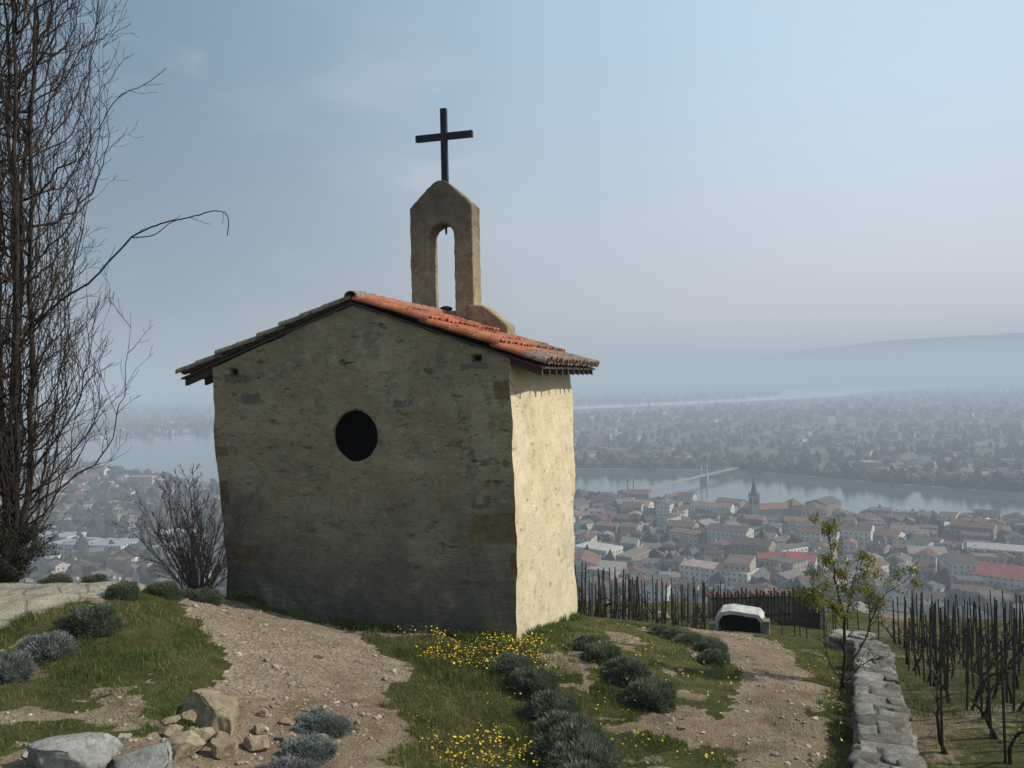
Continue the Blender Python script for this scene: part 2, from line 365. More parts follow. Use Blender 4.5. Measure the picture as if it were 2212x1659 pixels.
for x,y,w in [(-.10,9.45,.58),(.18,8.9,.60),(.36,8.35,.64),(.46,7.85,.66),(.54,7.35,.70),(.54,6.85,.70),(.52,6.3,.7),
  (.94,10.7,.50),(1.08,10.15,.52),(1.32,9.6,.56),(1.52,9.0,.60),
  (2.45,13.6,.42),(2.6,13.1,.46),(2.72,12.5,.50),(2.85,11.8,.54),(2.72,11.1,.42)]:
    bush(x,y,w,BG)
for x,y,w in [(-4.70,8.75,.60),(-4.78,8.05,.54),(-4.85,7.5,.5)]: bush(x,y,w,BG if w>.55 else BS)
for x,y,w in [(-4.85,9.8,.42),(-4.55,10.2,.44),(-4.15,10.6,.42),(-4.4,10.5,.34),(-6.4,11.0,.4),(-5.9,11.1,.4)]: bush(x,y,w,BG if random.random()<.5 else BS)
for x,y,w in [(-1.82,7.3,.50),(-1.82,6.72,.48)]: bush(x,y,w,BS,.8)
bush(-1.80,6.1,.56,BP,.75)

# ------------------------------------------------------------ dry stone wall
cv,cf=cubesub(4)
SV=[];SF=[];SC=[];cnt=0
def stone(c,s,rot,sh,rnd=.10,am=.10):
    global cnt
    P=cv.copy(); r=np.linalg.norm(P,axis=1,keepdims=True); P=P*(1-rnd*(r-.5)/.36)
    sd=random.random()*50
    sk=random.uniform(-.25,.25); P[:,0]+=sk*P[:,1]*min(1,s[1]/s[0]); P[:,1]+=random.uniform(-.2,.2)*P[:,0]*.5
    P[:,:2]*=(1+am*1.3*fbm(cv*1.8+sd,3)[:,None]); P[:,2]*=(1+am*fbm(cv*2.4+sd+9,3))
    P=P*np.array(s); cr,sr=math.cos(rot),math.sin(rot); tl=random.uniform(-.08,.08)
    Q=np.stack([P[:,0]*cr-P[:,1]*sr,P[:,0]*sr+P[:,1]*cr,P[:,2]+tl*P[:,0]],1)+np.array(c)
    SV.append(Q); SF.append(cf+cnt); SC.append(np.full((len(Q),3),sh)); cnt+=len(Q)
WW=.50
segs=[(WA-WD*3,WB),(WB+np.array([-.1,.05]),np.array((5.55,13.95)))]
wtop=lambda x,y: float(near(np.array([x]),np.array([y]))[0])+.2
for si,(a,b) in enumerate(segs):
    Ln=np.linalg.norm(b-a); d=(b-a)/Ln; nn=np.array([d[1],-d[0]]); rot=math.atan2(d[1],d[0])
    s=0
    while s<Ln:
        l=random.uniform(.12,.40); q0=a+d*(s+l/2); zt=wtop(*(q0-nn*.45))
        r_=random.random()
        if r_<.18: parts=[(0,WW)]
        elif r_<.70: f=random.uniform(.30,.70); parts=[(-WW/2+WW*f/2,WW*f),(WW/2-WW*(1-f)/2,WW*(1-f))]
        else: parts=[(-WW/3,WW/3),(0,WW/3),(WW/3,WW/3)]
        for o,wd_ in parts:
            q=q0+nn*(o+random.uniform(-.03,.03))+d*random.uniform(-.06,.06)
            stone((q[0],q[1],zt-.045+random.uniform(-.035,.018)),(l*random.uniform(.85,1.12),wd_*random.uniform(.88,1.08),.10),rot+random.uniform(-.25,.25),random.uniform(.55,1.3),.06,.14)
        s+=l
    for lay in range(1,8):
        for o in (-.17,.17):
            if o<0 and lay>2: continue
            s=random.uniform(-.2,0)
            while s<Ln:
                l=random.uniform(.14,.38); c0=a+d*(s+l/2); q=c0+nn*(o+.02*random.uniform(-1,1)); zt=wtop(*(c0-nn*.45))
                stone((q[0],q[1],zt-.02-lay*.155+random.uniform(-.012,.012)),(l*1.0,.20,.15),rot+random.uniform(-.06,.06),random.uniform(.55,1.2),.08,.09); s+=l
m=M('drystone_mat',.9,.2)
c=m.ramp(m.noise(8,detail=8,rough=.7),[(.3,(.16,.15,.13)),(.5,(.275,.26,.23)),(.7,(.40,.38,.34))])
c=m.mix(m.ramp(m.noise(3),[(.47,0),(.62,.7)]),c,(.13,.12,.075)); c=m.mix(m.ramp(m.noise(26,detail=4),[(.58,0),(.68,.7)]),c,(.42,.41,.37))
m.col(m.mix(1.0,c,m.attr('Col','Color'),'MULTIPLY')); m.bump(m.noise(14,detail=9,rough=.78),.07,1.0)
mesh_np('dry_stone_wall',np.concatenate(SV),np.concatenate(SF),m.m,col=np.concatenate(SC),smooth=True)
V=[];F=[]
a,b=segs[0]; nn=np.array([WD[1],-WD[0]])
for i in range(30):
    t=i/29; q=a+(b-a)*t; zt=wtop(*(q-nn*.45))-.03
    for o in (-.21,.21):
        for zz in (zt-1.3,zt): V.append((q[0]+nn[0]*o,q[1]+nn[1]*o,zz))
for i in range(29):
    k=i*4; F+=[[k+1,k+5,k+7,k+3],[k,k+4,k+5,k+1],[k+2,k+3,k+7,k+6]]
F+=[[0,1,3,2],[116,118,119,117]]
m=M('mortar_mat',.95); m.col(m.ramp(m.noise(20),[(.3,(.12,.10,.075)),(.7,(.25,.22,.17))])); m.bump(m.noise(30),.03)
o=mesh_np('wall_core',V,F,m.m); o.parent=bpy.data.objects['dry_stone_wall']

# ------------------------------------------------------------ CHAPEL
TH=math.radians(14.9); chapel=empty('stone_chapel',(0,11,0)); chapel.rotation_euler=(0,0,-TH)
W=4.72; L=4.5; XR=-2.37; ZR=1.10; ZE=.25
def xl(z): return -(4.60+.042*(z+3.4))
def ztop(x): return ZR-(ZR-ZE)*abs(x-XR)/abs(XR)
def disp(P):
    P=np.array(P,float)
    A=np.stack([fbm(P*1.1+k*31.7,3) for k in range(3)],1)*.028+np.stack([fbm(P*4.5+k*11.7,4) for k in range(3)],1)*.014
    return P+A
def plastermat(name,base,mott,stain_shade,dampf,bs):
    m=M(name,.95,.06); o_=m.O()
    c=m.ramp(m.noise(1.3,o_,8,.72),base)
    c=m.mix(m.ramp(m.noise(2.6,o_,9,.78),[(.48,0),(.60,mott)]),c,(.205,.178,.135))
    c=m.mix(m.ramp(m.noise(5.0,o_,6,.7,(1,1,1.8)),[(.34,mott*.8),(.45,0)]),c,(.53,.455,.33))
    c=m.mix(m.ramp(m.noise(2.2,o_,8,.74,(1,1,2.6)),[(.575,0),(.63,stain_shade)]),c,(.135,.11,.072))
    c=m.mix(m.ramp(m.noise(11,o_,5,.6,(1,1,2.8)),[(.63,0),(.68,stain_shade)]),c,(.06,.05,.038))  # small pits: crevice shade put in as dark colour
    zz=m.sep(o_,2)
    damp=m.n.new('ShaderNodeMapRange'); damp.inputs[1].default_value=-1.2; damp.inputs[2].default_value=-3.5; m.l.new(zz,damp.inputs[0])
    c=m.mix(m.math('MULTIPLY',m.math('MULTIPLY',damp.outputs[0],dampf),m.ramp(m.noise(1.9,o_,7,.7),[(.35,.30),(.55,1)])),c,(.13,.128,.113))
    pm=m.ramp(m.math('ADD',m.attr('patch'),m.math('MULTIPLY',m.math('SUBTRACT',m.noise(5,o_,6,.7),.5),.9)),[(.45,0),(.53,.95)])
    c=m.mix(pm,c,m.ramp(m.noise(7,o_,8,.75),[(.3,(.15,.105,.05)),(.7,(.31,.235,.125))]))
    pg=m.ramp(m.math('ADD',m.attr('grey'),m.math('MULTIPLY',m.math('SUBTRACT',m.noise(7,o_,6,.7),.5),1.6)),[(.45,0),(.56,.8)])
    c=m.mix(pg,c,(.17,.155,.125))
    c=m.mix(m.attr('hole_shade'),c,(.01,.01,.01))  # putlog holes: shade of the recess painted near-black
    m.col(c)
    m.bump(m.noise(3.2,o_,6,.6,(1,1,2)),.07*bs,.7); m.bump(m.noise(14,o_,8,.78,(1,1,1.8)),.05*bs,.8); m.bump(m.noise(11,o_,5,.6,(1,1,2.8)),.03*bs,.5); m.bump(m.noise(70,o_,3),.010,.6*bs)
    return m.m
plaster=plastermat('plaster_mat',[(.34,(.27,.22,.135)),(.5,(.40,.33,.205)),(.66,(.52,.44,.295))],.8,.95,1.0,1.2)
plaster2=plastermat('plaster_sunny_mat',[(.30,(.52,.445,.295)),(.5,(.61,.53,.36)),(.7,(.69,.61,.43))],.16,.55,.18,.5)  # lit copy of the plaster: sunlight's brightness and warmth put into the colour
ocx,ocz,orx,orz=-2.375,-.82,.355,.375
def blob(x,z,cx,cz,w,h):
    q=np.maximum(np.abs(x-cx)/(w/2),np.abs(z-cz)/(h/2)); return sstep(1.35,.65,q)
def wall(name,fn,nu,nv,rear=False,mat=None):
    u=np.linspace(0,1,nu+1); v=np.linspace(0,1,nv+1); U,Vv=np.meshgrid(u,v,indexing='ij')
    P=fn(U.ravel(),Vv.ravel()); ix=np.arange((nu+1)*(nv+1)).reshape(nu+1,nv+1)
    F=np.stack([ix[:-1,:-1],ix[1:,:-1],ix[1:,1:],ix[:-1,1:]],-1).reshape(-1,4)
    x,y,z=P[:,0].copy(),P[:,1].copy(),P[:,2].copy(); pa=np.zeros(len(P)); gy_=np.zeros(len(P)); ho=np.zeros(len(P))
    if rear:
        for (cx,cz,w,h) in [(-.30,-2.12,.68,.42),(-.13,-.18,.22,.24),(-.04,-2.62,.10,.30)]:
            pa=np.maximum(pa,blob(x,z,cx,cz,w,h))
        for (cx,cz,w,h) in [(-4.33,-2.62,.60,.26),(-4.6,-1.05,.22,.16),(-4.6,-1.7,.16,.35),(-4.5,-3.3,.3,.3)]: pa=np.maximum(pa,blob(x,z,cx,cz,w,h))
        for (cx,cz,w,h,s_) in [(-4.32,.08,.46,.12,.95),(-.52,.15,.42,.10,.95),(-4.1,-.22,.35,.16,.85),(-.3,-1.2,.5,.14,.55),(-.5,-1.75,.35,.2,.55),(-1.6,-.35,.35,.14,.5),(-3.0,.0,.3,.12,.45),(-3.3,-1.6,.4,.2,.4),(-1.5,-2.7,.4,.2,.4)]: gy_=np.maximum(gy_,blob(x,z,cx,cz,w,h)*s_)
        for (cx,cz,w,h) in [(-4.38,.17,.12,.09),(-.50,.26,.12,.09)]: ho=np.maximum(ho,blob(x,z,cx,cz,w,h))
        cen=P[F].mean(1); q=np.hypot((cen[:,0]-ocx)/orx,(cen[:,2]-ocz)/orz); keep=q>1
        rem=np.zeros(len(P),bool); rem[F[~keep].ravel()]=True; F=F[keep]
        used=np.zeros(len(P),bool); used[F.ravel()]=True
        qv=np.hypot((x-ocx)/orx,(z-ocz)/orz)
        bd=used&rem; nxb=ocx+(x[bd]-ocx)/qv[bd]; nzb=ocz+(z[bd]-ocz)/qv[bd]; P[bd,0]=nxb; P[bd,2]=nzb
    P2=disp(P)
    nrm=np.array([0,1,0]) if rear else np.zeros(3)
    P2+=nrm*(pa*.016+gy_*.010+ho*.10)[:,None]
    if rear:
        bi=np.where(bd)[0]; an=np.argsort(np.arctan2(P[bi,2]-ocz,P[bi,0]-ocx)); bi=bi[an]; n0=len(P2); inner=P2[bi]+np.array([0,.07,0])
        P2=np.concatenate([P2,inner]); K=len(bi)
        R=np.array([[bi[i],bi[(i+1)%K],n0+(i+1)%K,n0+i] for i in range(K)]); F=np.concatenate([F,R])
        pa=np.r_[pa,np.zeros(K)];gy_=np.r_[gy_,np.zeros(K)];ho=np.r_[ho,np.zeros(K)]
    return mesh_np(name,P2,F,mat or plaster,chapel,True,attrs={'patch':pa,'grey':gy_,'hole_shade':ho})
def f_rear(u,v):
    xt=xl(.25)*(1-u)+0*u; zt=np.array([ztop(min(0,a)) if a>-4.74 else ZE for a in xt]); z=-4.3+(zt+4.3)*v
    x=xl(z)*(1-u); return np.stack([x,0*x,z],1)
def f_side(u,v):
    z=-5.6+(ZE+5.6)*v; return np.stack([0*u,L*u,z],1)
def f_left(u,v):
    z=-5.6+(ZE+5.6)*v; return np.stack([xl(z),L*(1-u),z],1)
def f_front(u,v):
    xt=xl(.25)*u; zt=np.array([ztop(a) if a>-4.74 else ZE for a in xt]); z=-5.6+(zt+5.6)*v; return np.stack([xl(z)*u,0*z+L,z],1)
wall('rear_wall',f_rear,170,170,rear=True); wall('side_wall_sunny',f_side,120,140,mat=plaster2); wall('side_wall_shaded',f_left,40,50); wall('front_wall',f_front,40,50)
m=M('interior_dark',.95,.05); m.col((.03,.027,.022)); V=[];F=[]; box(V,F,(ocx,.75,ocz),(1.6,.9,1.4)); F=F[:2]+F[3:]; mesh_np('oculus_shade_box',V,F,m.m,chapel)  # near-black box added behind the oculus, stands in for the unlit interior

# roof deck & tiles
al=math.atan2(ZR-ZE,2.37); ca,sa=math.cos(al),math.sin(al)
m=M('old_wood',.85,.2); m.col(m.ramp(m.noise(6,m.O(),6,.6,(8,1,8)),[(.3,(.035,.027,.02)),(.7,(.10,.08,.06))])); m.bump(m.noise(12,m.O(),5,.6,(6,1,6)),.01); oldwood=m.m
m=M('tile_mat',.85,.2)
c=m.mix(1.0,m.ramp(m.noise(4,m.O(),6),[(.3,(.25,.080,.045)),(.55,(.42,.145,.075)),(.75,(.48,.22,.13))]),m.attr('Col','Color'),'MULTIPLY')
c=m.mix(m.ramp(m.math('ADD',m.noise(9,m.O(),7,.75),m.attr('lich_shade')),[(.55,0),(.68,.9)]),c,m.ramp(m.noise(20,m.O(),4),[(.35,(.10,.085,.065)),(.65,(.26,.235,.185))]))
m.col(c); m.bump(m.noise(28,m.O(),6,.7),.018,.9); tilem=m.m
def tile(V,F,C,Lc,base,dr,tr,col,lich_shade,conv=True,ln=.42,r0=.078,r1=.098,jt=.012):
    nseg=8; n0=len(V); up=np.cross(tr,dr); 
    if up[2]<0: up=-up
    jit=random.uniform(-jt,jt); tl=random.uniform(-.006,.014); sk=random.uniform(-.02,.02); sl=random.uniform(-.02,.02)
    for (s,r,lift) in ((0,r0,0.0),(ln,r1,.018+tl)):
        for rr in (r,r-.016):
            for i in range(nseg+1):
                a=math.pi*i/nseg; w=rr*math.sin(a)*(.85 if conv else -.7)+(0 if conv else .075); v=rr*math.cos(a)
                p=base+dr*(s+sl)+tr*(v+jit+sk*s)+up*(w+lift); V.append(tuple(p)); C.append(col); Lc.append(lich_shade)
    k=nseg+1
    for i in range(nseg):
        F.append([n0+i,n0+i+1,n0+2*k+i+1,n0+2*k+i]); F.append([n0+k+i,n0+3*k+i,n0+3*k+i+1,n0+k+i+1])
        F.append([n0+2*k+i,n0+2*k+i+1,n0+3*k+i+1,n0+3*k+i]); F.append([n0+i,n0+k+i,n0+k+i+1,n0+i+1])
    for e in (0,nseg): F.append([n0+e,n0+2*k+e,n0+3*k+e,n0+k+e])
V=[];F=[];C=[];Lc=[]
Y0,Y1=-.10,L+.16; sp=.228
for sgn,over in ((1,.50),(-1,.60)):
    dr=np.array([sgn*ca,0,-sa]); tr=np.array([0,1.0,0]); up=np.array([sgn*sa,0,ca]); SLn=(2.37+over)/ca; nt=int(round((SLn-.48)/.375))+1; st=(SLn-.48)/(nt-1)
    y=Y0+.10
    while y<Y1:
        yo=random.uniform(-.012,.012)
        for kk in range(nt):
            b=np.array([XR,y+yo,ZR+.085])+dr*(kk*st)+up*(.010*((kk*7)%3)+random.uniform(0,.016))
            g=random.uniform(.6,1.2); lich_shade=-.06 if sgn>0 else .16
            if sgn>0: lich_shade+=.28*max(0,(kk/nt-.5))/.5+ .16*(y/L)*(.3+kk/nt) + random.uniform(-.09,.09)
            if y<.15 and sgn>0 and kk<nt-2: lich_shade=-.22+random.uniform(0,.17); g*=1.05
            if y<.15 and sgn>0 and kk>=nt-1: lich_shade=.25
            if y<.15 and sgn<0: lich_shade=.5; g*=.8  # left slope greyed, darkest at the rake: shade put into the tile colour
            tile(V,F,C,Lc,b,dr,tr,(g,g*random.uniform(.85,1.1),g*random.uniform(.8,1.15)),lich_shade,ln=.48,r0=.085,r1=.106)
            if y+sp<Y1: tile(V,F,C,Lc,b+np.array([0,sp/2,0])-up*.045,dr,tr,(g*.8,g*.75,g*.75),lich_shade+.1,conv=False,r0=.098,r1=.083,ln=.48)
        y+=sp
y=Y0
while y<L-.9:
    tile(V,F,C,Lc,np.array([XR,y,ZR+.12]),np.array([0,1.0,0]),np.array([1.0,0,0]),(.85,.85,.85),.12 if y>0 else .4,ln=.44,r0=.10,r1=.115); y+=.36
mesh_np('roof_tiles',V,F,tilem,chapel,col=np.array(C),attrs={'lich_shade':Lc})
V=[];F=[]
for sgn,over in ((1,.44),(-1,.54)):
    x1=XR; x2=XR+sgn*(2.37+over)
    ya,yb,dz0,dz1=-.045,L+.12,.018,.045
    n0=len(V)
    for (x,zb) in ((x1,ZR),(x2,ZR-(2.37+over)*math.tan(al))):
        for yy in (ya,yb):
            for dz in (dz0,dz1): V.append((x,yy,zb+dz))
    a=n0; F+=[[a,a+2,a+6,a+4],[a+1,a+5,a+7,a+3],[a,a+4,a+5,a+1],[a+2,a+3,a+7,a+6],[a+4,a+6,a+7,a+5]]
mesh_np('roof_deck',V,F,oldwood,chapel)
V=[];F=[]
for sgn,over in ((1,.42),(-1,.52)):
    for y in np.arange(.06,L+.05,.48):
        n0=len(V); xa=XR+sgn*(2.37-.1); xb=XR+sgn*(2.37+over)
        for x in (xa,xb):
            zc=ZR-abs(x-XR)*math.tan(al)+.015
            for yy in (y-.035,y+.035):
                for dz in (-.10,0): V.append((x,yy,zc+dz))
        a=n0; F+=[[a,a+2,a+6,a+4],[a+1,a+5,a+7,a+3],[a,a+4,a+5,a+1],[a+2,a+3,a+7,a+6],[a+4,a+6,a+7,a+5],[a,a+1,a+3,a+2]]
mesh_np('rafters',V,F,oldwood,chapel)

# belfry
def extrude(name,prof,y0,y1,mat,vox=.022,dsp=.035):
    k=len(prof); V=[(x,y0,z) for x,z in prof]+[(x,y1,z) for x,z in prof]
    F=[list(range(k)),list(range(k,2*k))[::-1]]+[[i,k+i,k+(i+1)%k,(i+1)%k] for i in range(k)]
    o=mesh_np(name,V,F,mat,chapel)
    r=o.modifiers.new('r','REMESH'); r.mode='VOXEL'; r.voxel_size=vox; r.use_smooth_shade=True
    sm=o.modifiers.new('s','SMOOTH'); sm.factor=.5; sm.iterations=2
    t=bpy.data.textures.get('cl') or bpy.data.textures.new('cl','CLOUDS'); t.noise_scale=.16; t.noise_depth=5
    d=o.modifiers.new('d','DISPLACE'); d.texture=t; d.strength=dsp; d.mid_level=.5
    return o
m=M('belfry_plaster',.95,.08)
c=m.ramp(m.noise(2.6,m.O(),8,.75),[(.3,(.22,.17,.105)),(.5,(.35,.28,.18)),(.7,(.46,.38,.26))])
c=m.mix(m.ramp(m.noise(7,m.O(),7,.75),[(.50,0),(.66,.7)]),c,(.14,.115,.085))
zt=m.n.new('ShaderNodeMapRange'); zt.inputs[1].default_value=2.2; zt.inputs[2].default_value=3.5; m.l.new(m.sep(m.O(),2),zt.inputs[0])
c=m.mix(m.math('MULTIPLY',zt.outputs[0],m.ramp(m.noise(3,m.O()),[(.3,.45),(.6,.95)])),c,(.13,.105,.08))
m.col(c); m.bump(m.noise(9,m.O(),8,.78,(1,1,1.6)),.06,.9); m.bump(m.noise(50,m.O(),3),.012,.7); belm=m.m
hw=.63; oh=.255; b0=.85; sh=3.30; ap=3.80; arc=2.72
pr=[(-hw,b0),(-hw,sh),(-hw*.72,sh+.17),(-hw*.40,sh+.36),(-hw*.2,sh+.46),(-hw*.08,ap-.005),(hw*.08,ap-.005),(hw*.2,sh+.46),(hw*.40,sh+.36),(hw*.72,sh+.17),(hw,sh)]
pr+=[(hw,b0),(oh,b0),(oh,arc)]+[(oh*math.cos(a),arc+oh*math.sin(a)) for a in np.linspace(.2,math.pi-.2,11)]+[(-oh,arc),(-oh,b0)]
cx=XR+.03
extrude('belfry',[(x+cx,z) for x,z in pr][::-1],3.75,4.25,belm)
extrude('belfry_sill',[(cx-.30,.7),(cx-.30,1.30),(cx+.30,1.30),(cx+.30,.7)],3.80,4.2,belm)
extrude('belfry_footing',[(cx+.5,.5),(cx+.5,1.40),(cx+.80,1.38),(cx+.95,1.27),(cx+1.1,1.15),(cx+1.28,.98),(cx+1.34,.5)][::-1],3.72,4.3,belm)
extrude('belfry_footing_far',[(cx-.5,.5),(cx-.5,1.30),(cx-.72,1.22),(cx-1.15,.90),(cx-1.2,.5)],3.78,4.24,belm)
m=M('cross_paint',.6,.3); m.col(m.ramp(m.noise(12),[(.3,(.010,.012,.016)),(.7,(.022,.025,.032))])); m.bump(m.noise(30),.003)
V=[];F=[]; box(V,F,(cx+.02,4.0,4.48),(.125,.09,1.5)); box(V,F,(cx+.02,4.0,4.69),(1.16,.094,.125))
o=mesh_np('cross',V,F,m.m,chapel); bv=o.modifiers.new('b','BEVEL'); bv.width=.006; bv.segments=2
V=[];F=[]; tube(V,F,[(cx+.02,4.0,3.02),(cx+.02,4.0,2.9),(cx+.02,4.0,2.8)],[.02,.024,.018],8); box(V,F,(cx+.02,4.0,2.985),(.2,.05,.05))
mesh_np('bell_hanger',V,F,m.m,chapel)
bvv,bff=ico(3); B=bvv*np.array([.13,.10,.06]); B[:,2]+=1.35; B[:,0]+=cx; B[:,1]+=3.95
mesh_np('bell_pulley',B,bff,m.m,chapel,True)

# ------------------------------------------------------------ woody plants
m=M('bark_mat',.9,.1); m.col(m.ramp(m.noise(9),[(.3,(.026,.020,.016)),(.7,(.065,.048,.038))])); m.bump(m.noise(40),.01); bark=m.m
m=M('twig_mat',.9,.1); m.col(m.ramp(m.noise(9),[(.3,(.12,.085,.075)),(.7,(.21,.155,.14))])); bark2=m.m
def wander(p,d,ln,nseg,curl,upw):
    pts=[np.array(p,float)]; d=np.array(d,float); d/=np.linalg.norm(d)
    for i in range(nseg):
        d=d+rng.normal(0,curl,3)+np.array([0,0,upw]); d/=np.linalg.norm(d); pts.append(pts[-1]+d*ln/nseg)
    return pts
def grow(V,F,p,d,ln,r,lev,curl=.12,upw=.08,kids=5,spread=.7,tips=None,shrink=.6,tipr=.0018):
    ns=max(4,int(ln/.09)) if lev>0 else 4; ns=min(ns,22)
    pts=wander(p,d,ln,ns,curl,upw); rad=[max(tipr,r*(1-.85*i/ns)) for i in range(ns+1)]
    tube(V,F,pts,rad,5 if r>.008 else 3)
    if tips is not None and lev<=1: tips.extend(pts[ns//2:])
    if lev<=0: return
    for k in range(kids):
        i=random.randint(max(1,int(ns*.15)),ns-1); dd=pts[i]-pts[i-1]; dd/=np.linalg.norm(dd); q=rng.normal(0,1,3); q-=q.dot(dd)*dd; q/=np.linalg.norm(q)+1e-9
        f=1-i/ns*.6
        grow(V,F,pts[i],dd+q*spread*random.uniform(.5,1.2),ln*shrink*f*random.uniform(.6,1.1),max(tipr,rad[i]*.6),lev-1,curl,upw,kids,spread,tips,shrink,tipr)
V=[];F=[]; bx,by=-7.0,11.0; bz=Hs(bx,by)-.1
trunks=[]
for k in range(8):
    a=k*.8+random.uniform(-.2,.2); pts=[np.array([bx+.06*math.cos(a),by+.06*math.sin(a),bz])]; sp_=random.uniform(.35,1.1); w_=np.zeros(2)
    for i in range(26):
        t=(i+1)/26; w_=w_+rng.normal(0,.026,2); off=np.array([math.cos(a),math.sin(a)])*sp_*(t**.7)
        pts.append(np.array([bx+off[0]+w_[0],by+off[1]+w_[1],bz+(i+1)*.42]))
    tube(V,F,pts,[random.uniform(.038,.05)*(1-.8*i/26) for i in range(27)],7); trunks.append(pts)
for k in range(300):
    tr=random.choice(trunks); i=random.randint(1,22); p=tr[i]; a=random.uniform(0,6.28); R=random.uniform(.3,1.75)*(.65+.35*min(1,i/10)); H=random.uniform(1.5,4.0)
    ns=18; pts=[]; wob=rng.normal(0,.026,(ns+1,3)).cumsum(0)
    for j in range(ns+1):
        t=j/ns; rr=R*(1-math.exp(-2.6*t))/.93*(1-.12*t*t); pts.append(np.array([p[0]+math.cos(a)*rr,p[1]+math.sin(a)*rr,p[2]+H*(t*.55+.45*t*t)])+wob[j])
    r0=random.uniform(.010,.021); rad=[max(.0034,r0*(1-.85*j/ns)) for j in range(ns+1)]; tube(V,F,pts,rad,4)
    for q in range(random.randint(6,11)):
        j=random.randint(3,ns-1); dd=pts[j]-pts[j-1]; dd/=np.linalg.norm(dd); w=rng.normal(0,1,3); w-=w.dot(dd)*dd; w/=np.linalg.norm(w)
        grow(V,F,pts[j],dd+w*.6,random.uniform(.35,1.0),.006,1,.17,.10,3,.8,None,.55,.0032)
def spline(P,n=24):
    P=[np.array(p,float) for p in P]; P=[2*P[0]-P[1]]+P+[2*P[-1]-P[-2]]; out=[]
    for i in range(1,len(P)-2):
        kk=n//(len(P)-3)
        for k in range(kk):
            t=k/kk; a,b,c_,d=P[i-1:i+3]; out.append(.5*((2*b)+(-a+c_)*t+(2*a-5*b+4*c_-d)*t*t+(-a+3*b-3*c_+d)*t**3))
    out.append(P[-2]); return out
B1=[p+rng.normal(0,.005,3) for p in spline([(-6.7,11,.75),(-6.2,11,1.20),(-5.7,10.9,1.46),(-5.15,10.9,2.02),(-4.75,10.9,2.20),(-4.35,10.9,2.28),(-4.0,10.9,2.36),(-3.84,10.9,2.28),(-3.84,10.9,2.02)],48)]
tube(V,F,B1,[max(.007,.017*(1-.75*i/len(B1))) for i in range(len(B1))],5)
B1b=spline([(-5.15,10.92,2.02),(-4.85,10.9,2.05),(-4.6,10.9,2.22),(-4.35,10.9,2.28)],18); tube(V,F,B1b,[.008*(1-.4*i/len(B1b)) for i in range(len(B1b))],4)
for i in (8,14,18,25,30,39): grow(V,F,B1[i],(B1[i]-B1[i-2])*4+rng.normal(0,.15,3),random.uniform(.12,.35),.005,0,.10,.05,0,.6,None,.5,.0035)
B2=[p+rng.normal(0,.006,3) for p in spline([(-6.4,11,2.3),(-5.75,11,3.35),(-5.35,11,3.95),(-5.0,11,4.12),(-4.66,11,4.35)],24)]; tube(V,F,B2,[max(.005,.011*(1-.7*i/len(B2))) for i in range(len(B2))],4)
for i in (8,12,15,18): grow(V,F,B2[i],(B2[i]-B2[i-1])*6+rng.normal(0,.4,3),random.uniform(.2,.4),.005,0,.14,.05,0,.6,None,.5,.003)
mesh_np('bare_tree',V,F,bark,smooth=True)
def bushy(name,x,y,R,H,nst,mat,ncol=None,leaves=0,lev=2,kids=5,tipr=.0025):
    V=[];F=[];tips=[]; z0=Hs(x,y)-.05
    for k in range(nst):
        a=random.uniform(0,6.28); o=random.uniform(0,.12); sp_=random.uniform(.15,1)*R/H
        grow(V,F,(x+o*math.cos(a),y+o*math.sin(a),z0),(math.cos(a)*sp_,math.sin(a)*sp_,1),H*random.uniform(.7,1),.014,lev,.10,.04,kids,.7,tips,.5,tipr)
    ob=mesh_np(name,V,F,mat,smooth=True)
    if leaves:
        T=np.array(tips); T=T[rng.integers(0,len(T),leaves)]+rng.normal(0,.03,(leaves,3))
        V2,F2=blades(T,rng.uniform(.03,.06,leaves),rng.uniform(.012,.025,leaves),None,rng.normal(0,1,(leaves,3))); t=rng.random((leaves,1))
        mesh_np('foliage',V2,F2,gm,ob,col=np.repeat(np.array(ncol[0])*(1-t)+np.array(ncol[1])*t,5,0))
    return ob
bushy('dark_shrub',-7.0,10.9,.75,1.05,34,bark,((.02,.026,.015),(.055,.06,.03)),9000)
bushy('bare_shrub',-4.75,11.9,1.45,1.95,38,bark2,kids=6,tipr=.003)
V=[];F=[];tips=[]; x0,y0=4.28,10.5; z0=Hs(x0,y0)-.05
def K(pts,r0,r1,n=20):
    s=[p+rng.normal(0,.008,3) for p in spline(pts,n)]; tube(V,F,s,[r0+(r1-r0)*i/(len(s)-1) for i in range(len(s))],6); return s
main=K([(x0,y0,z0),(x0+.05,y0,z0+.5),(x0+.02,y0,z0+1.05),(x0-.08,y0,z0+1.6),(x0-.14,y0,z0+2.12)],.026,.005)
l1=K([(x0+.03,y0,z0+.25),(x0+.35,y0+.1,z0+.65),(x0+.55,y0+.1,z0+1.15),(x0+.95,y0+.1,z0+1.45)],.014,.003)
l2=K([(x0+.03,y0,z0+.95),(x0-.22,y0-.1,z0+1.25),(x0-.4,y0-.1,z0+1.42)],.010,.003)
l3=K([(x0+.02,y0,z0+.1),(x0-.15,y0+.1,z0+.45),(x0-.12,y0+.15,z0+.9)],.010,.003)
l4=K([(x0+.03,y0,z0+.85),(x0+.2,y0+.1,z0+1.3),(x0+.3,y0+.1,z0+1.75)],.010,.003)
l5=K([(x0+.03,y0,z0+.12),(x0+.35,y0+.1,z0+.35),(x0+.6,y0+.1,z0+.42)],.009,.003)
for si,s in enumerate((main,l1,l2,l4,l3,l5)):
    for q in range(13):
        i=random.randint(len(s)//3,len(s)-1); grow(V,F,s[i],(s[i]-s[i-1])*8+rng.normal(0,.6,3),random.uniform(.15,.38),.005,1,.16,.06,3,.8,tips if si<4 else None,.6,.0022)
yt=mesh_np('young_tree',V,F,bark,smooth=True)
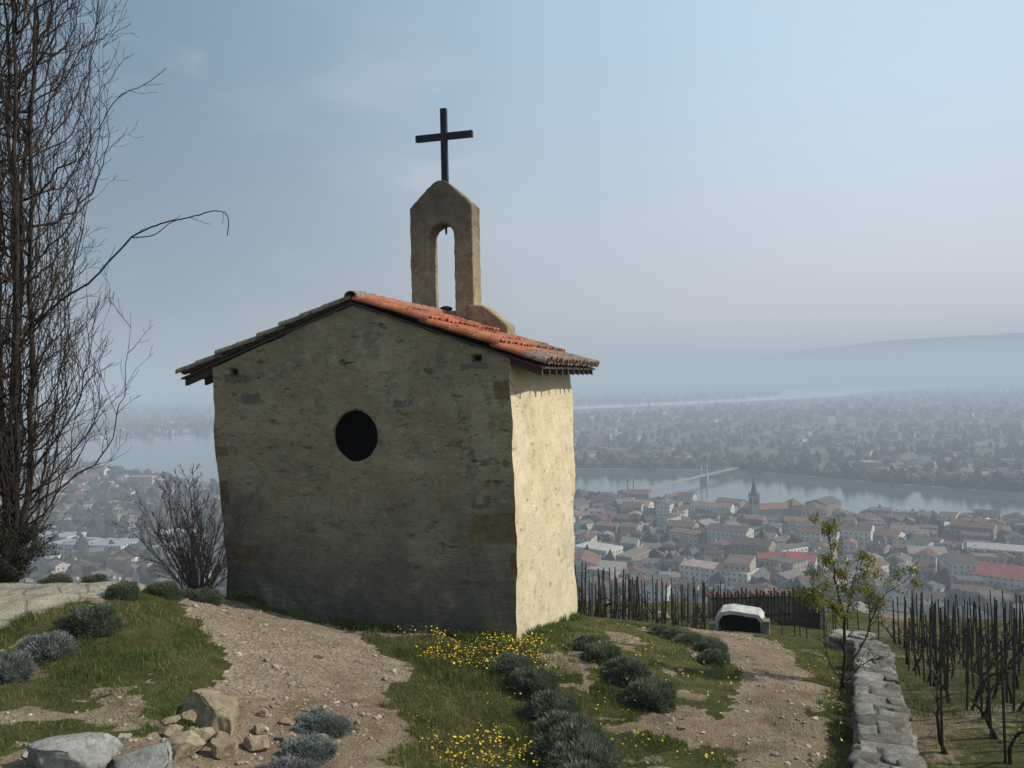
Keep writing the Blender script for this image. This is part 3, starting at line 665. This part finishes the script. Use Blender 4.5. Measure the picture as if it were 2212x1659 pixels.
T=np.array(tips); T=T[T[:,2]>z0+.95]; N=5600; cl=T[rng.integers(0,len(T),230)]; T=cl[rng.integers(0,len(cl),N)]+rng.normal(0,.04,(N,3))
V2,F2=blades(T,rng.uniform(.028,.055,N),rng.uniform(.013,.025,N),None,rng.normal(0,1,(N,3))+np.array([0,0,.4])); t=rng.random((N,1))
mesh_np('leaves',V2,F2,gm,yt,col=np.repeat(np.array([.095,.115,.02])*(1-t)+np.array([.28,.26,.055])*t,5,0))

# ------------------------------------------------------------ vineyard
V=[];F=[];V2=[];F2=[]
def vine(x,y,z):
    pts=wander((x,y,z-.05),(random.uniform(-.3,.3),random.uniform(-.3,.3),1),random.uniform(.45,.75),7,.22,.1)
    tube(V2,F2,pts,[.030*(1-.45*i/7)*random.uniform(.8,1.2) for i in range(8)],5)
    for k in range(random.randint(2,4)):
        grow(V2,F2,pts[-1-k%3],(random.uniform(-1,1),random.uniform(-1,1),random.uniform(.2,1)),random.uniform(.2,.45),.013,0,.25,.1,0,.5,None,.5,.005)
def stake(x,y,z,h):
    tx,ty=random.uniform(-.06,.06),random.uniform(-.06,.06)
    tube(V,F,[(x,y,z-.1),(x+tx*h*.5,y+ty*h*.5,z+h*.5),(x+tx*h,y+ty*h,z+h)],[.018,.017,.014],5)
vd=np.array([.30,.954]); vp=np.array([.954,-.30])
for i in range(-2,32):
    for j in range(0,24):
        q=np.array([6.0,9.4])+vp*(i*.66)+vd*(j*.72)+rng.normal(0,.05,2)
        r=right_of_wall(np.array([q[0]]),np.array([q[1]]))[0]
        if r<.75 or q[1]>26.5 or q[1]<9.9 or q[0]>19: continue
        z=Hs(*q); stake(q[0],q[1],z,random.uniform(1.1,1.6)); 
        vine(q[0]+.05,q[1]-.03,z)
for i in range(0,18):
    for j in range(0,9):
        q=np.array([1.3,19.0])+np.array([i*.28,j*.8])+rng.normal(0,.06,2)
        if (3.0<q[0]) and q[1]<21.5: continue
        z=Hs(*q); stake(q[0],q[1],z,random.uniform(1.1,1.5))
        if random.random()<.6: vine(q[0],q[1],z)
for i in range(0,14):
    q=np.array([6.9,22.5])+np.array([i*.3,i*.05])+rng.normal(0,.06,2); z=Hs(*q); stake(q[0],q[1],z,random.uniform(1.0,1.4))
m=M('stake_mat',.85,.1); m.col(m.ramp(m.noise(5),[(.3,(.035,.028,.022)),(.7,(.085,.068,.052))]))
mesh_np('vineyard_stakes',V,F,m.m); mesh_np('vines',V2,F2,bark,smooth=True)

# little white vaulted shelter + low picket enclosure
sx,sy=5.75,20.6; sz=Hs(sx,sy)-.05
e=empty('vineyard_shelter',(sx,sy,sz)); e.rotation_euler=(0,0,-.35)
m=M('shelter_white',.8,.2); m.col(m.ramp(m.noise(5,detail=7),[(.3,(.26,.25,.225)),(.5,(.42,.41,.38)),(.7,(.54,.53,.50))])); m.bump(m.noise(12),.02); whitem=m.m
m=M('shelter_dark',.9,.1); m.col((.02,.018,.016)); darkm=m.m
m=M('shelter_stone',.9,.1); m.col(m.ramp(m.vor(6,out='Color'),[(.2,(.16,.13,.10)),(.8,(.32,.28,.22))])); m.bump(m.vor(6),.03); stm=m.m
pr=[(-.62,.0),(-.60,.42),(-.45,.62),(-.2,.68),(.50,.62),(.60,.50),(.62,0)]
V=[(x,0,z) for x,z in pr]+[(x,.75,z*.97) for x,z in pr]; pin=[(x*.88,z*.86) for x,z in pr]; V+=[(x,0,z) for x,z in pin]+[(x,.7,z) for x,z in pin]
k=7; F=[[i,i+k,i+k+1,i+1] for i in range(6)]+[[i,i+1,2*k+i+1,2*k+i] for i in range(6)]+[[2*k+i,2*k+i+1,3*k+i+1,3*k+i] for i in range(6)]+[list(range(k,2*k)),list(range(3*k,4*k))[::-1]]
mesh_np('vault',V,F,whitem,e)
V=[];F=[]; box(V,F,(0,.60,.22),(1.04,.05,.5)); mesh_np('dark_interior',V,F,darkm,e)  # near-black panel stands in for the shade inside the vault
V=[];F=[]; box(V,F,(.68,-.05,.2),(.16,.3,.66)); box(V,F,(-.67,-.02,.12),(.14,.25,.46)); mesh_np('jamb',V,F,stm,e)
sx,sy=7.9,25.2; sz=Hs(sx,sy)-.05
e=empty('picket_enclosure',(sx,sy,sz))
m=M('shed_planks',.9,.1); m.col(m.ramp(m.noise(7,m.O(),3,.5,(6,6,.3)),[(.35,(.030,.024,.018)),(.65,(.085,.068,.055))])); pl=m.m
V=[];F=[]; 
for i in range(30): box(V,F,(-1.65+i*.114+random.uniform(-.02,.02),0,.5),(.04,.03,1.15+random.uniform(-.14,.35)))
box(V,F,(0,.04,.9),(3.4,.03,.05)); box(V,F,(0,.04,.35),(3.4,.03,.05)); mesh_np('pickets',V,F,pl,e)
V=[];F=[]; box(V,F,(0,.66,.35),(3.3,.2,.9)); mesh_np('back_wall',V,F,stm,e)
V=[];F=[];C=[];Lc=[]
for i in range(17): tile(V,F,C,Lc,np.array([-1.7+i*.21,.52,.83]),np.array([0,1.0,.06]),np.array([1.0,0,0]),(.5,.42,.45),.05,ln=.28,r0=.06,r1=.07)
mesh_np('coping_tiles',V,F,tilem,e,col=np.array(C),attrs={'lich_shade':Lc})
V=[];F=[]; box(V,F,(1.78,.4,.45),(.16,.9,1.1)); mesh_np('end_wall',V,F,stm,e)

# ------------------------------------------------------------ river
NX=[-1500,-760,-380,61,202,408,900,2200]; NY=[1480,1320,940,785,682,600,420,60]
FX=[-1500,-865,-717,-200,74,272,376,466,950,2300]; FY=[1700,1780,1990,1270,1003,951,819,735,560,190]
V=[(x,y,VAL+.35) for x,y in zip(NX,NY)]+[(x,y,VAL+.35) for x,y in zip(FX,FY)][::-1]
m=M('water_mat',.10,.5); m.col((.05,.075,.075)); m.bump(m.noise(.25,detail=4),.5,.25); wat=m.m
mesh_np('river',V,[list(range(len(V)))],wat)
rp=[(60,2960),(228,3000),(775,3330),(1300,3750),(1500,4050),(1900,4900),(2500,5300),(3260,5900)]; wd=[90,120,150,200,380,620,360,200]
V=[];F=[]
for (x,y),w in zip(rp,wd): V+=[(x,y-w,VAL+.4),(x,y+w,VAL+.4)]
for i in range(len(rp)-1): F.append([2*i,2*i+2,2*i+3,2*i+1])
m=M('river_far_mat',.08,1.0); m.col((.65,.67,.67)); mesh_np('river_bend',V,F,m.m)  # pale base colour stands in for sky reflected in the water

# ------------------------------------------------------------ town
m=M('town_mat',.9,.1)
uv=m.n.new('ShaderNodeUVMap'); uvv=uv.outputs[0]; fu=m.math('FRACT',m.math('DIVIDE',m.sep(uvv,0),3.1)); fv=m.math('FRACT',m.math('DIVIDE',m.sep(uvv,1),3.0))
wm=m.math('MULTIPLY',m.math('MULTIPLY',m.math('GREATER_THAN',fu,.36),m.math('LESS_THAN',fu,.68)),m.math('MULTIPLY',m.math('GREATER_THAN',fv,.32),m.math('LESS_THAN',fv,.78)))
wm=m.math('MULTIPLY',wm,m.math('GREATER_THAN',m.sep(uvv,1),0.0))
c=m.mix(1.0,m.attr('Col','Color'),m.ramp(m.noise(.35,detail=6),[(.3,.7),(.7,1.15)]),'MULTIPLY')
m.col(m.mix(wm,c,(.05,.05,.055))); townm=m.m
class Town:
    def __init__(s): s.V=[];s.F=[];s.C=[];s.U=[]
    def face(s,P,col,uv=None):
        n0=len(s.V); s.V+=P; s.C+=[col]*len(P); s.F.append(list(range(n0,n0+len(P)))); s.U+= uv or [(-5,-5)]*len(P)
    def house(s,x,y,w,l,h,rot,wc,rc,pitch=.32,flat=False,z=VAL):
        cr,sr=math.cos(rot),math.sin(rot); T=lambda a,b,c:(x+a*cr-b*sr,y+a*sr+b*cr,z+c)
        q=[(-w/2,-l/2),(w/2,-l/2),(w/2,l/2),(-w/2,l/2)]
        for i in range(4):
            a,b=q[i],q[(i+1)%4]; ln=math.dist(a,b); s.face([T(*a,-2),T(*b,-2),T(*b,h),T(*a,h)],wc,[(0,-2),(ln,-2),(ln,h),(0,h)])
        if flat: s.face([T(*p,h) for p in q],rc); return
        r=h+w/2*pitch*1.2; o=.5; e=h-.15
        s.face([T(-w/2-o,-l/2-o,e),T(0,-l/2-o,r),T(0,l/2+o,r),T(-w/2-o,l/2+o,e)],rc); s.face([T(w/2+o,-l/2-o,e),T(w/2+o,l/2+o,e),T(0,l/2+o,r),T(0,-l/2-o,r)],tuple(k*.92 for k in rc))
        s.face([T(-w/2,-l/2,h),T(w/2,-l/2,h),T(0,-l/2,r-.1)],wc); s.face([T(w/2,l/2,h),T(-w/2,l/2,h),T(0,l/2,r-.1)],wc)
        if random.random()<.5:
            cxh=random.uniform(-.2,.2)*w; s_=.7
            for a,b in (((-s_,-s_),(s_,-s_)),((s_,-s_),(s_,s_)),((s_,s_),(-s_,s_)),((-s_,s_),(-s_,-s_))):
                s.face([T(cxh+a[0],a[1],h),T(cxh+b[0],b[1],h),T(cxh+b[0],b[1],r+1.1),T(cxh+a[0],a[1],r+1.1)],wc)
    def make(s,name): return mesh_np(name,s.V,s.F,townm,col=np.array(s.C),uv=np.array(s.U))
def wcol():
    b=random.choice([(.36,.31,.25),(.45,.39,.32),(.32,.27,.22),(.52,.48,.43),(.38,.30,.24),(.25,.22,.20),(.62,.60,.56),(.66,.64,.60)]); k=random.uniform(.65,1.1); return tuple(v*k for v in b)
def rcol():
    b=random.choice([(.155,.095,.075),(.17,.115,.09),(.14,.10,.085),(.12,.105,.095),(.20,.105,.08),(.16,.135,.12),(.11,.105,.10),(.22,.20,.18),(.10,.10,.10)]); k=random.uniform(.6,1.15); return tuple(v*k for v in b)
nb=lambda x:np.interp(x,NX,NY); fb=lambda x:np.interp(x,FX,FY)
t=Town(); d=np.array([.89,-.456]); p=np.array([.456,.89]); ang=math.atan2(-.456,.89)
church=np.array([.298*635,628.0])
treeP=[]
for i in range(-30,50):
    for j in range(-22,30):
        base=np.array([240,560])+d*(i*14.5+ (3 if i%4==0 else 0))+p*(j*13.5+(5 if j%3==0 else 0))+rng.normal(0,2.6,2); x,y=base
        if y>nb(x)-14 or y<330 or x<0 or x>560: continue
        if math.dist(base,church+np.array([12,0]))<26: continue
        rr_=fbm2(np.array([x]),np.array([y]),.012,3,33.0)[0]
        dens=(.82 if y>430 else .55)-.25*max(0,rr_)
        if random.random()>dens:
            for q in range(5): treeP.append((x+random.uniform(-7,7),y+random.uniform(-7,7),random.uniform(2,5.5)))
            continue
        big=random.random()<.12; w=random.uniform(7,13)*(1.5 if big else 1); l=random.uniform(8,19)*(1.5 if big else 1); h=random.uniform(4.5,12)+(5 if big else 0)
        t.house(x,y,w,l,h,ang+.5*rr_+random.choice([0,math.pi/2])+random.gauss(0,.2),wcol(),rcol(),flat=(random.random()<.14))
for (px,Y,w,l,h,rc,fl) in [(1700,470,14,34,11,(.26,.07,.055),0),(1730,455,12,16,13,(.30,.08,.06),0),(1550,445,16,40,12,(.3,.22,.2),1),(1290,500,18,26,13,(.4,.38,.36),1),(2180,420,24,34,11,(.24,.08,.07),0),(2150,480,20,30,12,(.3,.28,.26),1),(2110,560,18,40,9,(.4,.4,.38),1),(1370,670,16,30,12,(.25,.2,.17),0),(1540,645,14,32,13,(.18,.14,.12),0),(1890,540,16,34,10,(.2,.1,.08),0)]:
    t.house((px-1112)/1720*Y,Y,w,l,h,ang+1.57+random.uniform(-.3,.3),(.58,.55,.50),rc,flat=bool(fl))
t.make('town_buildings')
t=Town()
for q in range(1000):
    y=math.exp(random.uniform(math.log(430),math.log(1500))); x=y*random.uniform(-.8,-.15)
    if y>nb(x)-15: continue
    hv=fbm2(np.array([x]),np.array([y]),.008,3)[0]
    if hv<-.35: continue
    t.house(x,y,random.uniform(7,11),random.uniform(9,15),random.uniform(4,7.5),random.uniform(0,3.14),wcol(),rcol())
for (x,y,w,l,h) in [(-303,575,26,62,8),(-330,540,22,50,7),(-270,610,24,40,8),(-345,600,20,34,9),(-240,560,18,30,7),(-390,560,24,46,7)]:
    t.house(x,y,w,l,h,1.35,(.50,.51,.53),(.27,.29,.31),flat=True)
t.house(-430,920,12,30,15,1.5,(.5,.36,.3),(.3,.2,.17),flat=True)
t.make('suburb_houses')
bendY=lambda x:np.interp(x,[a_ for a_,_ in rp],[b_ for _,b_ in rp])
bendW=lambda x:np.interp(x,[a_ for a_,_ in rp],wd)
def offbend(x,y): return not (x>0 and -bendW(x)-420<y-bendY(x)<bendW(x)+40)
t=Town()
for q in range(3300):
    y=math.exp(random.uniform(math.log(760),math.log(3600))); x=y*random.uniform(-.75,.8)
    if y<fb(x)+20 or not offbend(x,y): continue
    if x<-100 and random.random()<.6: continue
    hv=fbm2(np.array([x]),np.array([y]),.006,3)[0]
    if hv<-.15: continue
    s=1+.4*(y>1500)
    big=random.random()<.06
    t.house(x,y,random.uniform(7,12)*s*(2 if big else 1),random.uniform(9,18)*s*(1.8 if big else 1),random.uniform(4,9)*(1.8 if big else 1),random.uniform(0,3.14),wcol(),rcol(),flat=big)
t.make('far_bank_houses')
TP=list(treeP)
for q in range(2900):
    y=math.exp(random.uniform(math.log(420),math.log(1450))); x=y*random.uniform(-.8,-.1)
    if y>nb(x)-4: continue
    TP.append((x,y,random.uniform(2.2,5.5)))
for q in range(7500):
    y=math.exp(random.uniform(math.log(760),math.log(4600))); x=y*random.uniform(-.8,.8)
    if y<fb(x)+6 or not offbend(x,y): continue
    TP.append((x,y,random.uniform(2.5,6.0)*(1+.5*(y>1800))))
for q in range(500):
    x=random.uniform(-700,700); TP.append((x,float(nb(x))-random.uniform(6,14),random.uniform(1.5,3.5)))
for q in range(1300):
    x=random.uniform(-700,900); TP.append((x,float(fb(x))+random.uniform(3,35),random.uniform(3,7)))
for q in range(450): TP.append((random.uniform(20,450),random.uniform(340,600),random.uniform(2,5)))
TP=np.array(TP); N=len(TP)
tvv,tff=ico(1); sc=TP[:,2]
P=tvv[None]*(1+.30*rng.normal(size=(N,len(tvv),1)))*sc[:,None,None]*np.stack([np.ones(N),np.ones(N),rng.uniform(.9,1.7,N)],1)[:,None]
P+=np.stack([TP[:,0],TP[:,1],VAL+sc*1.0],1)[:,None]
F=(tff[None]+np.arange(N)[:,None,None]*len(tvv)).reshape(-1,3)
tt=rng.random((N,1)); col=np.array([.022,.028,.018])*(1-tt)+np.array([.068,.062,.046])*tt
m=M('tree_mass_mat',.95,.05); m.col(m.attr('Col','Color')); mesh_np('distant_trees',P.reshape(-1,3),F,m.m,col=np.repeat(col,len(tvv),0))

# church
ch=empty('church',(church[0],church[1],VAL)); ch.rotation_euler=(0,0,.12)
m=M('church_stone',.9,.1); m.col(m.ramp(m.noise(.4),[(.3,(.18,.17,.155)),(.7,(.30,.28,.25))])); cs=m.m
m=M('slate',.7,.2); m.col((.07,.08,.09)); sl=m.m
m=M('church_roof',.9,.1); m.col(m.ramp(m.noise(.4),[(.3,(.16,.085,.06)),(.7,(.24,.125,.09))])); cr_=m.m
V=[];F=[]; box(V,F,(0,0,10),(6.4,6.4,24)); box(V,F,(0,0,22.3),(7,7,.8)); mesh_np('tower',V,F,cs,ch)
V=[];F=[]
for sx_,sy_ in ((0,-3.25),(3.25,0),(-3.25,0)):
    for dd_ in (-1.1,1.1): box(V,F,(sx_+(dd_ if sx_==0 else 0),sy_+(dd_ if sx_!=0 else 0),18),(1.1 if sx_==0 else .12,.12 if sx_==0 else 1.1,4))
mesh_np('belfry_openings',V,F,darkm,ch)
V=[(3.3*math.cos(a),3.3*math.sin(a),22.7) for a in np.linspace(0,2*math.pi,8,endpoint=False)]+[(0,0,38)]; F=[[i,(i+1)%8,8] for i in range(8)]
for sx_ in (-2.7,2.7):
    for sy_ in (-2.7,2.7):
        n0=len(V); V+=[(sx_+.6*math.cos(a),sy_+.6*math.sin(a),22.7) for a in np.linspace(0,2*math.pi,6,endpoint=False)]+[(sx_,sy_,27)]; F+=[[n0+i,n0+(i+1)%6,n0+6] for i in range(6)]
mesh_np('spire',V,F,sl,ch)
V=[];F=[]; box(V,F,(17,3,5),(27,12,14)); box(V,F,(34,3,6),(9,14,17)); mesh_np('nave',V,F,cs,ch)
V=[(3.2,-3.6,12),(30.4,-3.6,12),(30.4,9.6,12),(3.2,9.6,12),(3.2,3,16),(30.4,3,16)]; F=[[0,1,5,4],[2,3,4,5],[0,4,3],[1,2,5]]
V+=[(29.4,-4.6,14.5),(38.9,-4.6,14.5),(38.9,10.6,14.5),(29.4,10.6,14.5),(34,3,19)]; F+=[[6,7,10],[7,8,10],[8,9,10],[9,6,10]]
mesh_np('nave_roof',V,F,cr_,ch)

m=M('bridge_mat',.8,.2); m.col((.24,.24,.23)); bm_=m.m
def bridge(name,a,b,zd,tow,H):
    a=np.array(a,float);b=np.array(b,float); d=(b-a); Ln=np.linalg.norm(d); d/=Ln; r=math.atan2(d[1],d[0]); e=empty(name,(0,0,0))
    V=[];F=[]; c_=(a+b)/2; box(V,F,(c_[0],c_[1],zd),(Ln,6,1.0),r); box(V,F,(c_[0]-d[1]*-2.9,c_[1]+d[0]*-2.9,zd+1.1),(Ln,.25,.9),r)
    nn=np.array([-d[1],d[0]])
    for t_ in tow:
        q=a+d*Ln*t_; box(V,F,(q[0],q[1],(VAL+zd)/2-1),(4,9,zd-VAL+1),r)
        for s_ in (-3.4,3.4): box(V,F,(q[0]+nn[0]*s_,q[1]+nn[1]*s_,zd+H/2),(1.6,1.2,H),r)
        box(V,F,(q[0],q[1],zd+H-1),(1.6,8,1.0),r)
    mesh_np('deck_and_towers',V,F,bm_,e)
    V=[];F=[]; ts=[0]+list(tow)+[1]
    for s_ in (-3.4,3.4):
        for i in range(len(ts)-1):
            z0_=zd+1 if i==0 else zd+H; z1_=zd+1 if i==len(ts)-2 else zd+H; pts=[]
            for k in range(17):
                t_=k/16; u=ts[i]+(ts[i+1]-ts[i])*t_; sag=(H*.85 if 0<i<len(ts)-2 else H*.2)*4*t_*(1-t_); q=a+d*Ln*u+nn*s_
                zz_=z0_+(z1_-z0_)*t_-sag; pts.append((q[0],q[1],max(zz_,zd+.8)))
                if k%2==0: tube(V,F,[(q[0],q[1],zd),(q[0],q[1],pts[-1][2]+.05)],[.05,.05],3)
            tube(V,F,pts,[.12]*17,4)
    mesh_np('cables',V,F,bm_,e)
bridge('suspension_bridge',(62,705),(262,940),VAL+7.5,(.25,.74),13)
V=[];F=[]
for i in range(4,8):
    x1,y1,x2,y2=FX[i],FY[i],FX[i+1],FY[i+1]; c_=((x1+x2)/2,(y1+y2)/2,VAL+1.5); box(V,F,c_,(math.dist((x1,y1),(x2,y2)),3,5),math.atan2(y2-y1,x2-x1))
mesh_np('quay_wall',V,F,bm_)
V=[];F=[]; box(V,F,(-385,667,VAL+.6),(210,9,1.2),math.atan2(-108,171)); m=M('road_mat',.9,.1); m.col((.14,.14,.14)); mesh_np('road',V,F,m.m)
V=[];F=[]; n0=0
for k in range(5):
    x=344+k*6.5; y=592-k*2; n0=len(V); V+=[(x-3.2,y-5,VAL+5),(x+3.2,y-5,VAL+5),(x+3.2,y+5,VAL+5),(x-3.2,y+5,VAL+5),(x,y,VAL+9),(x-3.2,y-5,VAL),(x+3.2,y-5,VAL),(x+3.2,y+5,VAL),(x-3.2,y+5,VAL)]
    F+=[[n0,n0+1,n0+4],[n0+1,n0+2,n0+4],[n0+2,n0+3,n0+4],[n0+3,n0,n0+4],[n0,n0+5,n0+6,n0+1],[n0+1,n0+6,n0+7,n0+2],[n0+3,n0+8,n0+5,n0]]
m=M('canopy_white',.6,.3); m.col((.8,.8,.8)); mesh_np('white_canopy',V,F,m.m)

# ------------------------------------------------------------ hills
X,Y=np.meshgrid(np.linspace(1500,12500,150),np.linspace(7000,14500,60),indexing='ij')
prof=np.interp(X,[2700,3700,4500,5500,7000,11000],[0,100,280,390,480,560]); hy=sstep(7000,10400,Y)
Z=VAL-5+(prof*1.25+70*fbm2(X,Y,.0006,4)*np.clip(prof/200,0,1))*hy
ix=np.arange(X.size).reshape(X.shape); F=np.stack([ix[:-1,:-1],ix[1:,:-1],ix[1:,1:],ix[:-1,1:]],-1).reshape(-1,4)
m=M('hills_mat',.95,.05); m.col(m.ramp(m.noise(.003),[(.3,(.07,.08,.06)),(.7,(.13,.13,.10))]))
mesh_np('hills',np.stack([X,Y,Z],-1).reshape(-1,3),F,m.m,smooth=True)

# ------------------------------------------------------------ haze
V=[];F=[]; box(V,F,(0,12500,5),(70000,45000,290))
mh=bpy.data.materials.new('haze_air'); mh.use_nodes=True; nt=mh.node_tree; nt.nodes.remove(nt.nodes['Principled BSDF'])
ab=nt.nodes.new('ShaderNodeVolumeAbsorption'); em=nt.nodes.new('ShaderNodeEmission'); ad=nt.nodes.new('ShaderNodeAddShader')
SG=.00047; ab.inputs[0].default_value=(0,0,0,1); ab.inputs[1].default_value=SG
em.inputs[0].default_value=(.40,.475,.55,1); em.inputs[1].default_value=SG  # air glows by itself in place of scattered daylight
nt.links.new(ab.outputs[0],ad.inputs[0]); nt.links.new(em.outputs[0],ad.inputs[1]); nt.links.new(ad.outputs[0],nt.nodes['Material Output'].inputs['Volume'])
mesh_np('haze',V,F,mh)

# ------------------------------------------------------------ sky + sun
EL=math.radians(37); sd=Vector((1,.0,0)).normalized()*math.cos(EL)+Vector((0,0,math.sin(EL)))
w=bpy.data.worlds.new('World'); S.world=w; w.use_nodes=True; nt=w.node_tree; N_=nt.nodes; Lk=nt.links
bg=N_['Background']; sky=N_.new('ShaderNodeTexSky'); sky.sky_type='NISHITA'; sky.sun_disc=False; sky.sun_elevation=EL; sky.sun_rotation=math.atan2(sd.x,sd.y); sky.dust_density=3; sky.air_density=1.2
Lk.new(sky.outputs[0],bg.inputs[0]); bg.inputs[1].default_value=.08
tc=N_.new('ShaderNodeTexCoord'); sx=N_.new('ShaderNodeSeparateXYZ'); Lk.new(tc.outputs['Generated'],sx.inputs[0])
def mr(src,a,b):
    r=N_.new('ShaderNodeMapRange'); r.interpolation_type='SMOOTHSTEP'; r.inputs[1].default_value=a; r.inputs[2].default_value=b; Lk.new(src,r.inputs[0]); return r.outputs[0]
def mx(f,a,b):
    q=N_.new('ShaderNodeMix'); q.data_type='RGBA'; Lk.new(f,q.inputs[0])
    for v,i in ((a,6),(b,7)):
        if isinstance(v,tuple): q.inputs[i].default_value=(*v,1)
        else: Lk.new(v,q.inputs[i])
    return q.outputs[2]
side=mr(sx.outputs[0],-.60,.48); up=mr(sx.outputs[2],0,.42)
hor=mx(side,(.24,.30,.37),(.92,.89,.95)); top=mx(side,(.165,.28,.385),(.72,.95,1.13))
skyc=mx(up,hor,top)
def cloud(scale,stretch,lo,hi,amt,loc,col):
    global skyc
    nz=N_.new('ShaderNodeTexNoise'); nz.inputs['Scale'].default_value=scale; nz.inputs['Detail'].default_value=6; mp=N_.new('ShaderNodeMapping'); mp.inputs['Scale'].default_value=stretch; mp.inputs['Location'].default_value=loc
    Lk.new(tc.outputs['Generated'],mp.inputs[0]); Lk.new(mp.outputs[0],nz.inputs[0])
    q=N_.new('ShaderNodeMath'); q.operation='MULTIPLY'; q.inputs[1].default_value=amt; Lk.new(mr(nz.outputs['Fac'],lo,hi),q.inputs[0])
    skyc=mx(q.outputs[0],skyc,col)
cloud(3.2,(1,1,2.5),.50,.80,.35,(0,0,0),(.78,.82,.88)); cloud(5.5,(1,1,2.2),.56,.76,.42,(3.3,1.2,.4),(.80,.83,.88))
bg2=N_.new('ShaderNodeBackground'); Lk.new(skyc,bg2.inputs[0]); bg2.inputs[1].default_value=1.0
ms=N_.new('ShaderNodeMixShader'); ms.inputs[0].default_value=.74; Lk.new(bg.outputs[0],ms.inputs[1]); Lk.new(bg2.outputs[0],ms.inputs[2]); Lk.new(ms.outputs[0],N_['World Output'].inputs[0])
sl_=bpy.data.lights.new('sun','SUN'); sl_.energy=4.8; sl_.angle=math.radians(.6); sl_.color=(1,.93,.80); so=bpy.data.objects.new('sun',sl_); S.collection.objects.link(so); so.rotation_euler=sd.to_track_quat('Z','Y').to_euler()

# ------------------------------------------------------------ camera
cam=bpy.data.cameras.new('camera'); cam.sensor_width=36; cam.lens=28; cam.clip_end=90000; cam.clip_start=.1
co=bpy.data.objects.new('camera',cam); S.collection.objects.link(co); S.camera=co
co.matrix_world=Matrix.Rotation(math.radians(90-.47),4,'X')@Matrix.Rotation(-math.radians(1.2),4,'Z')
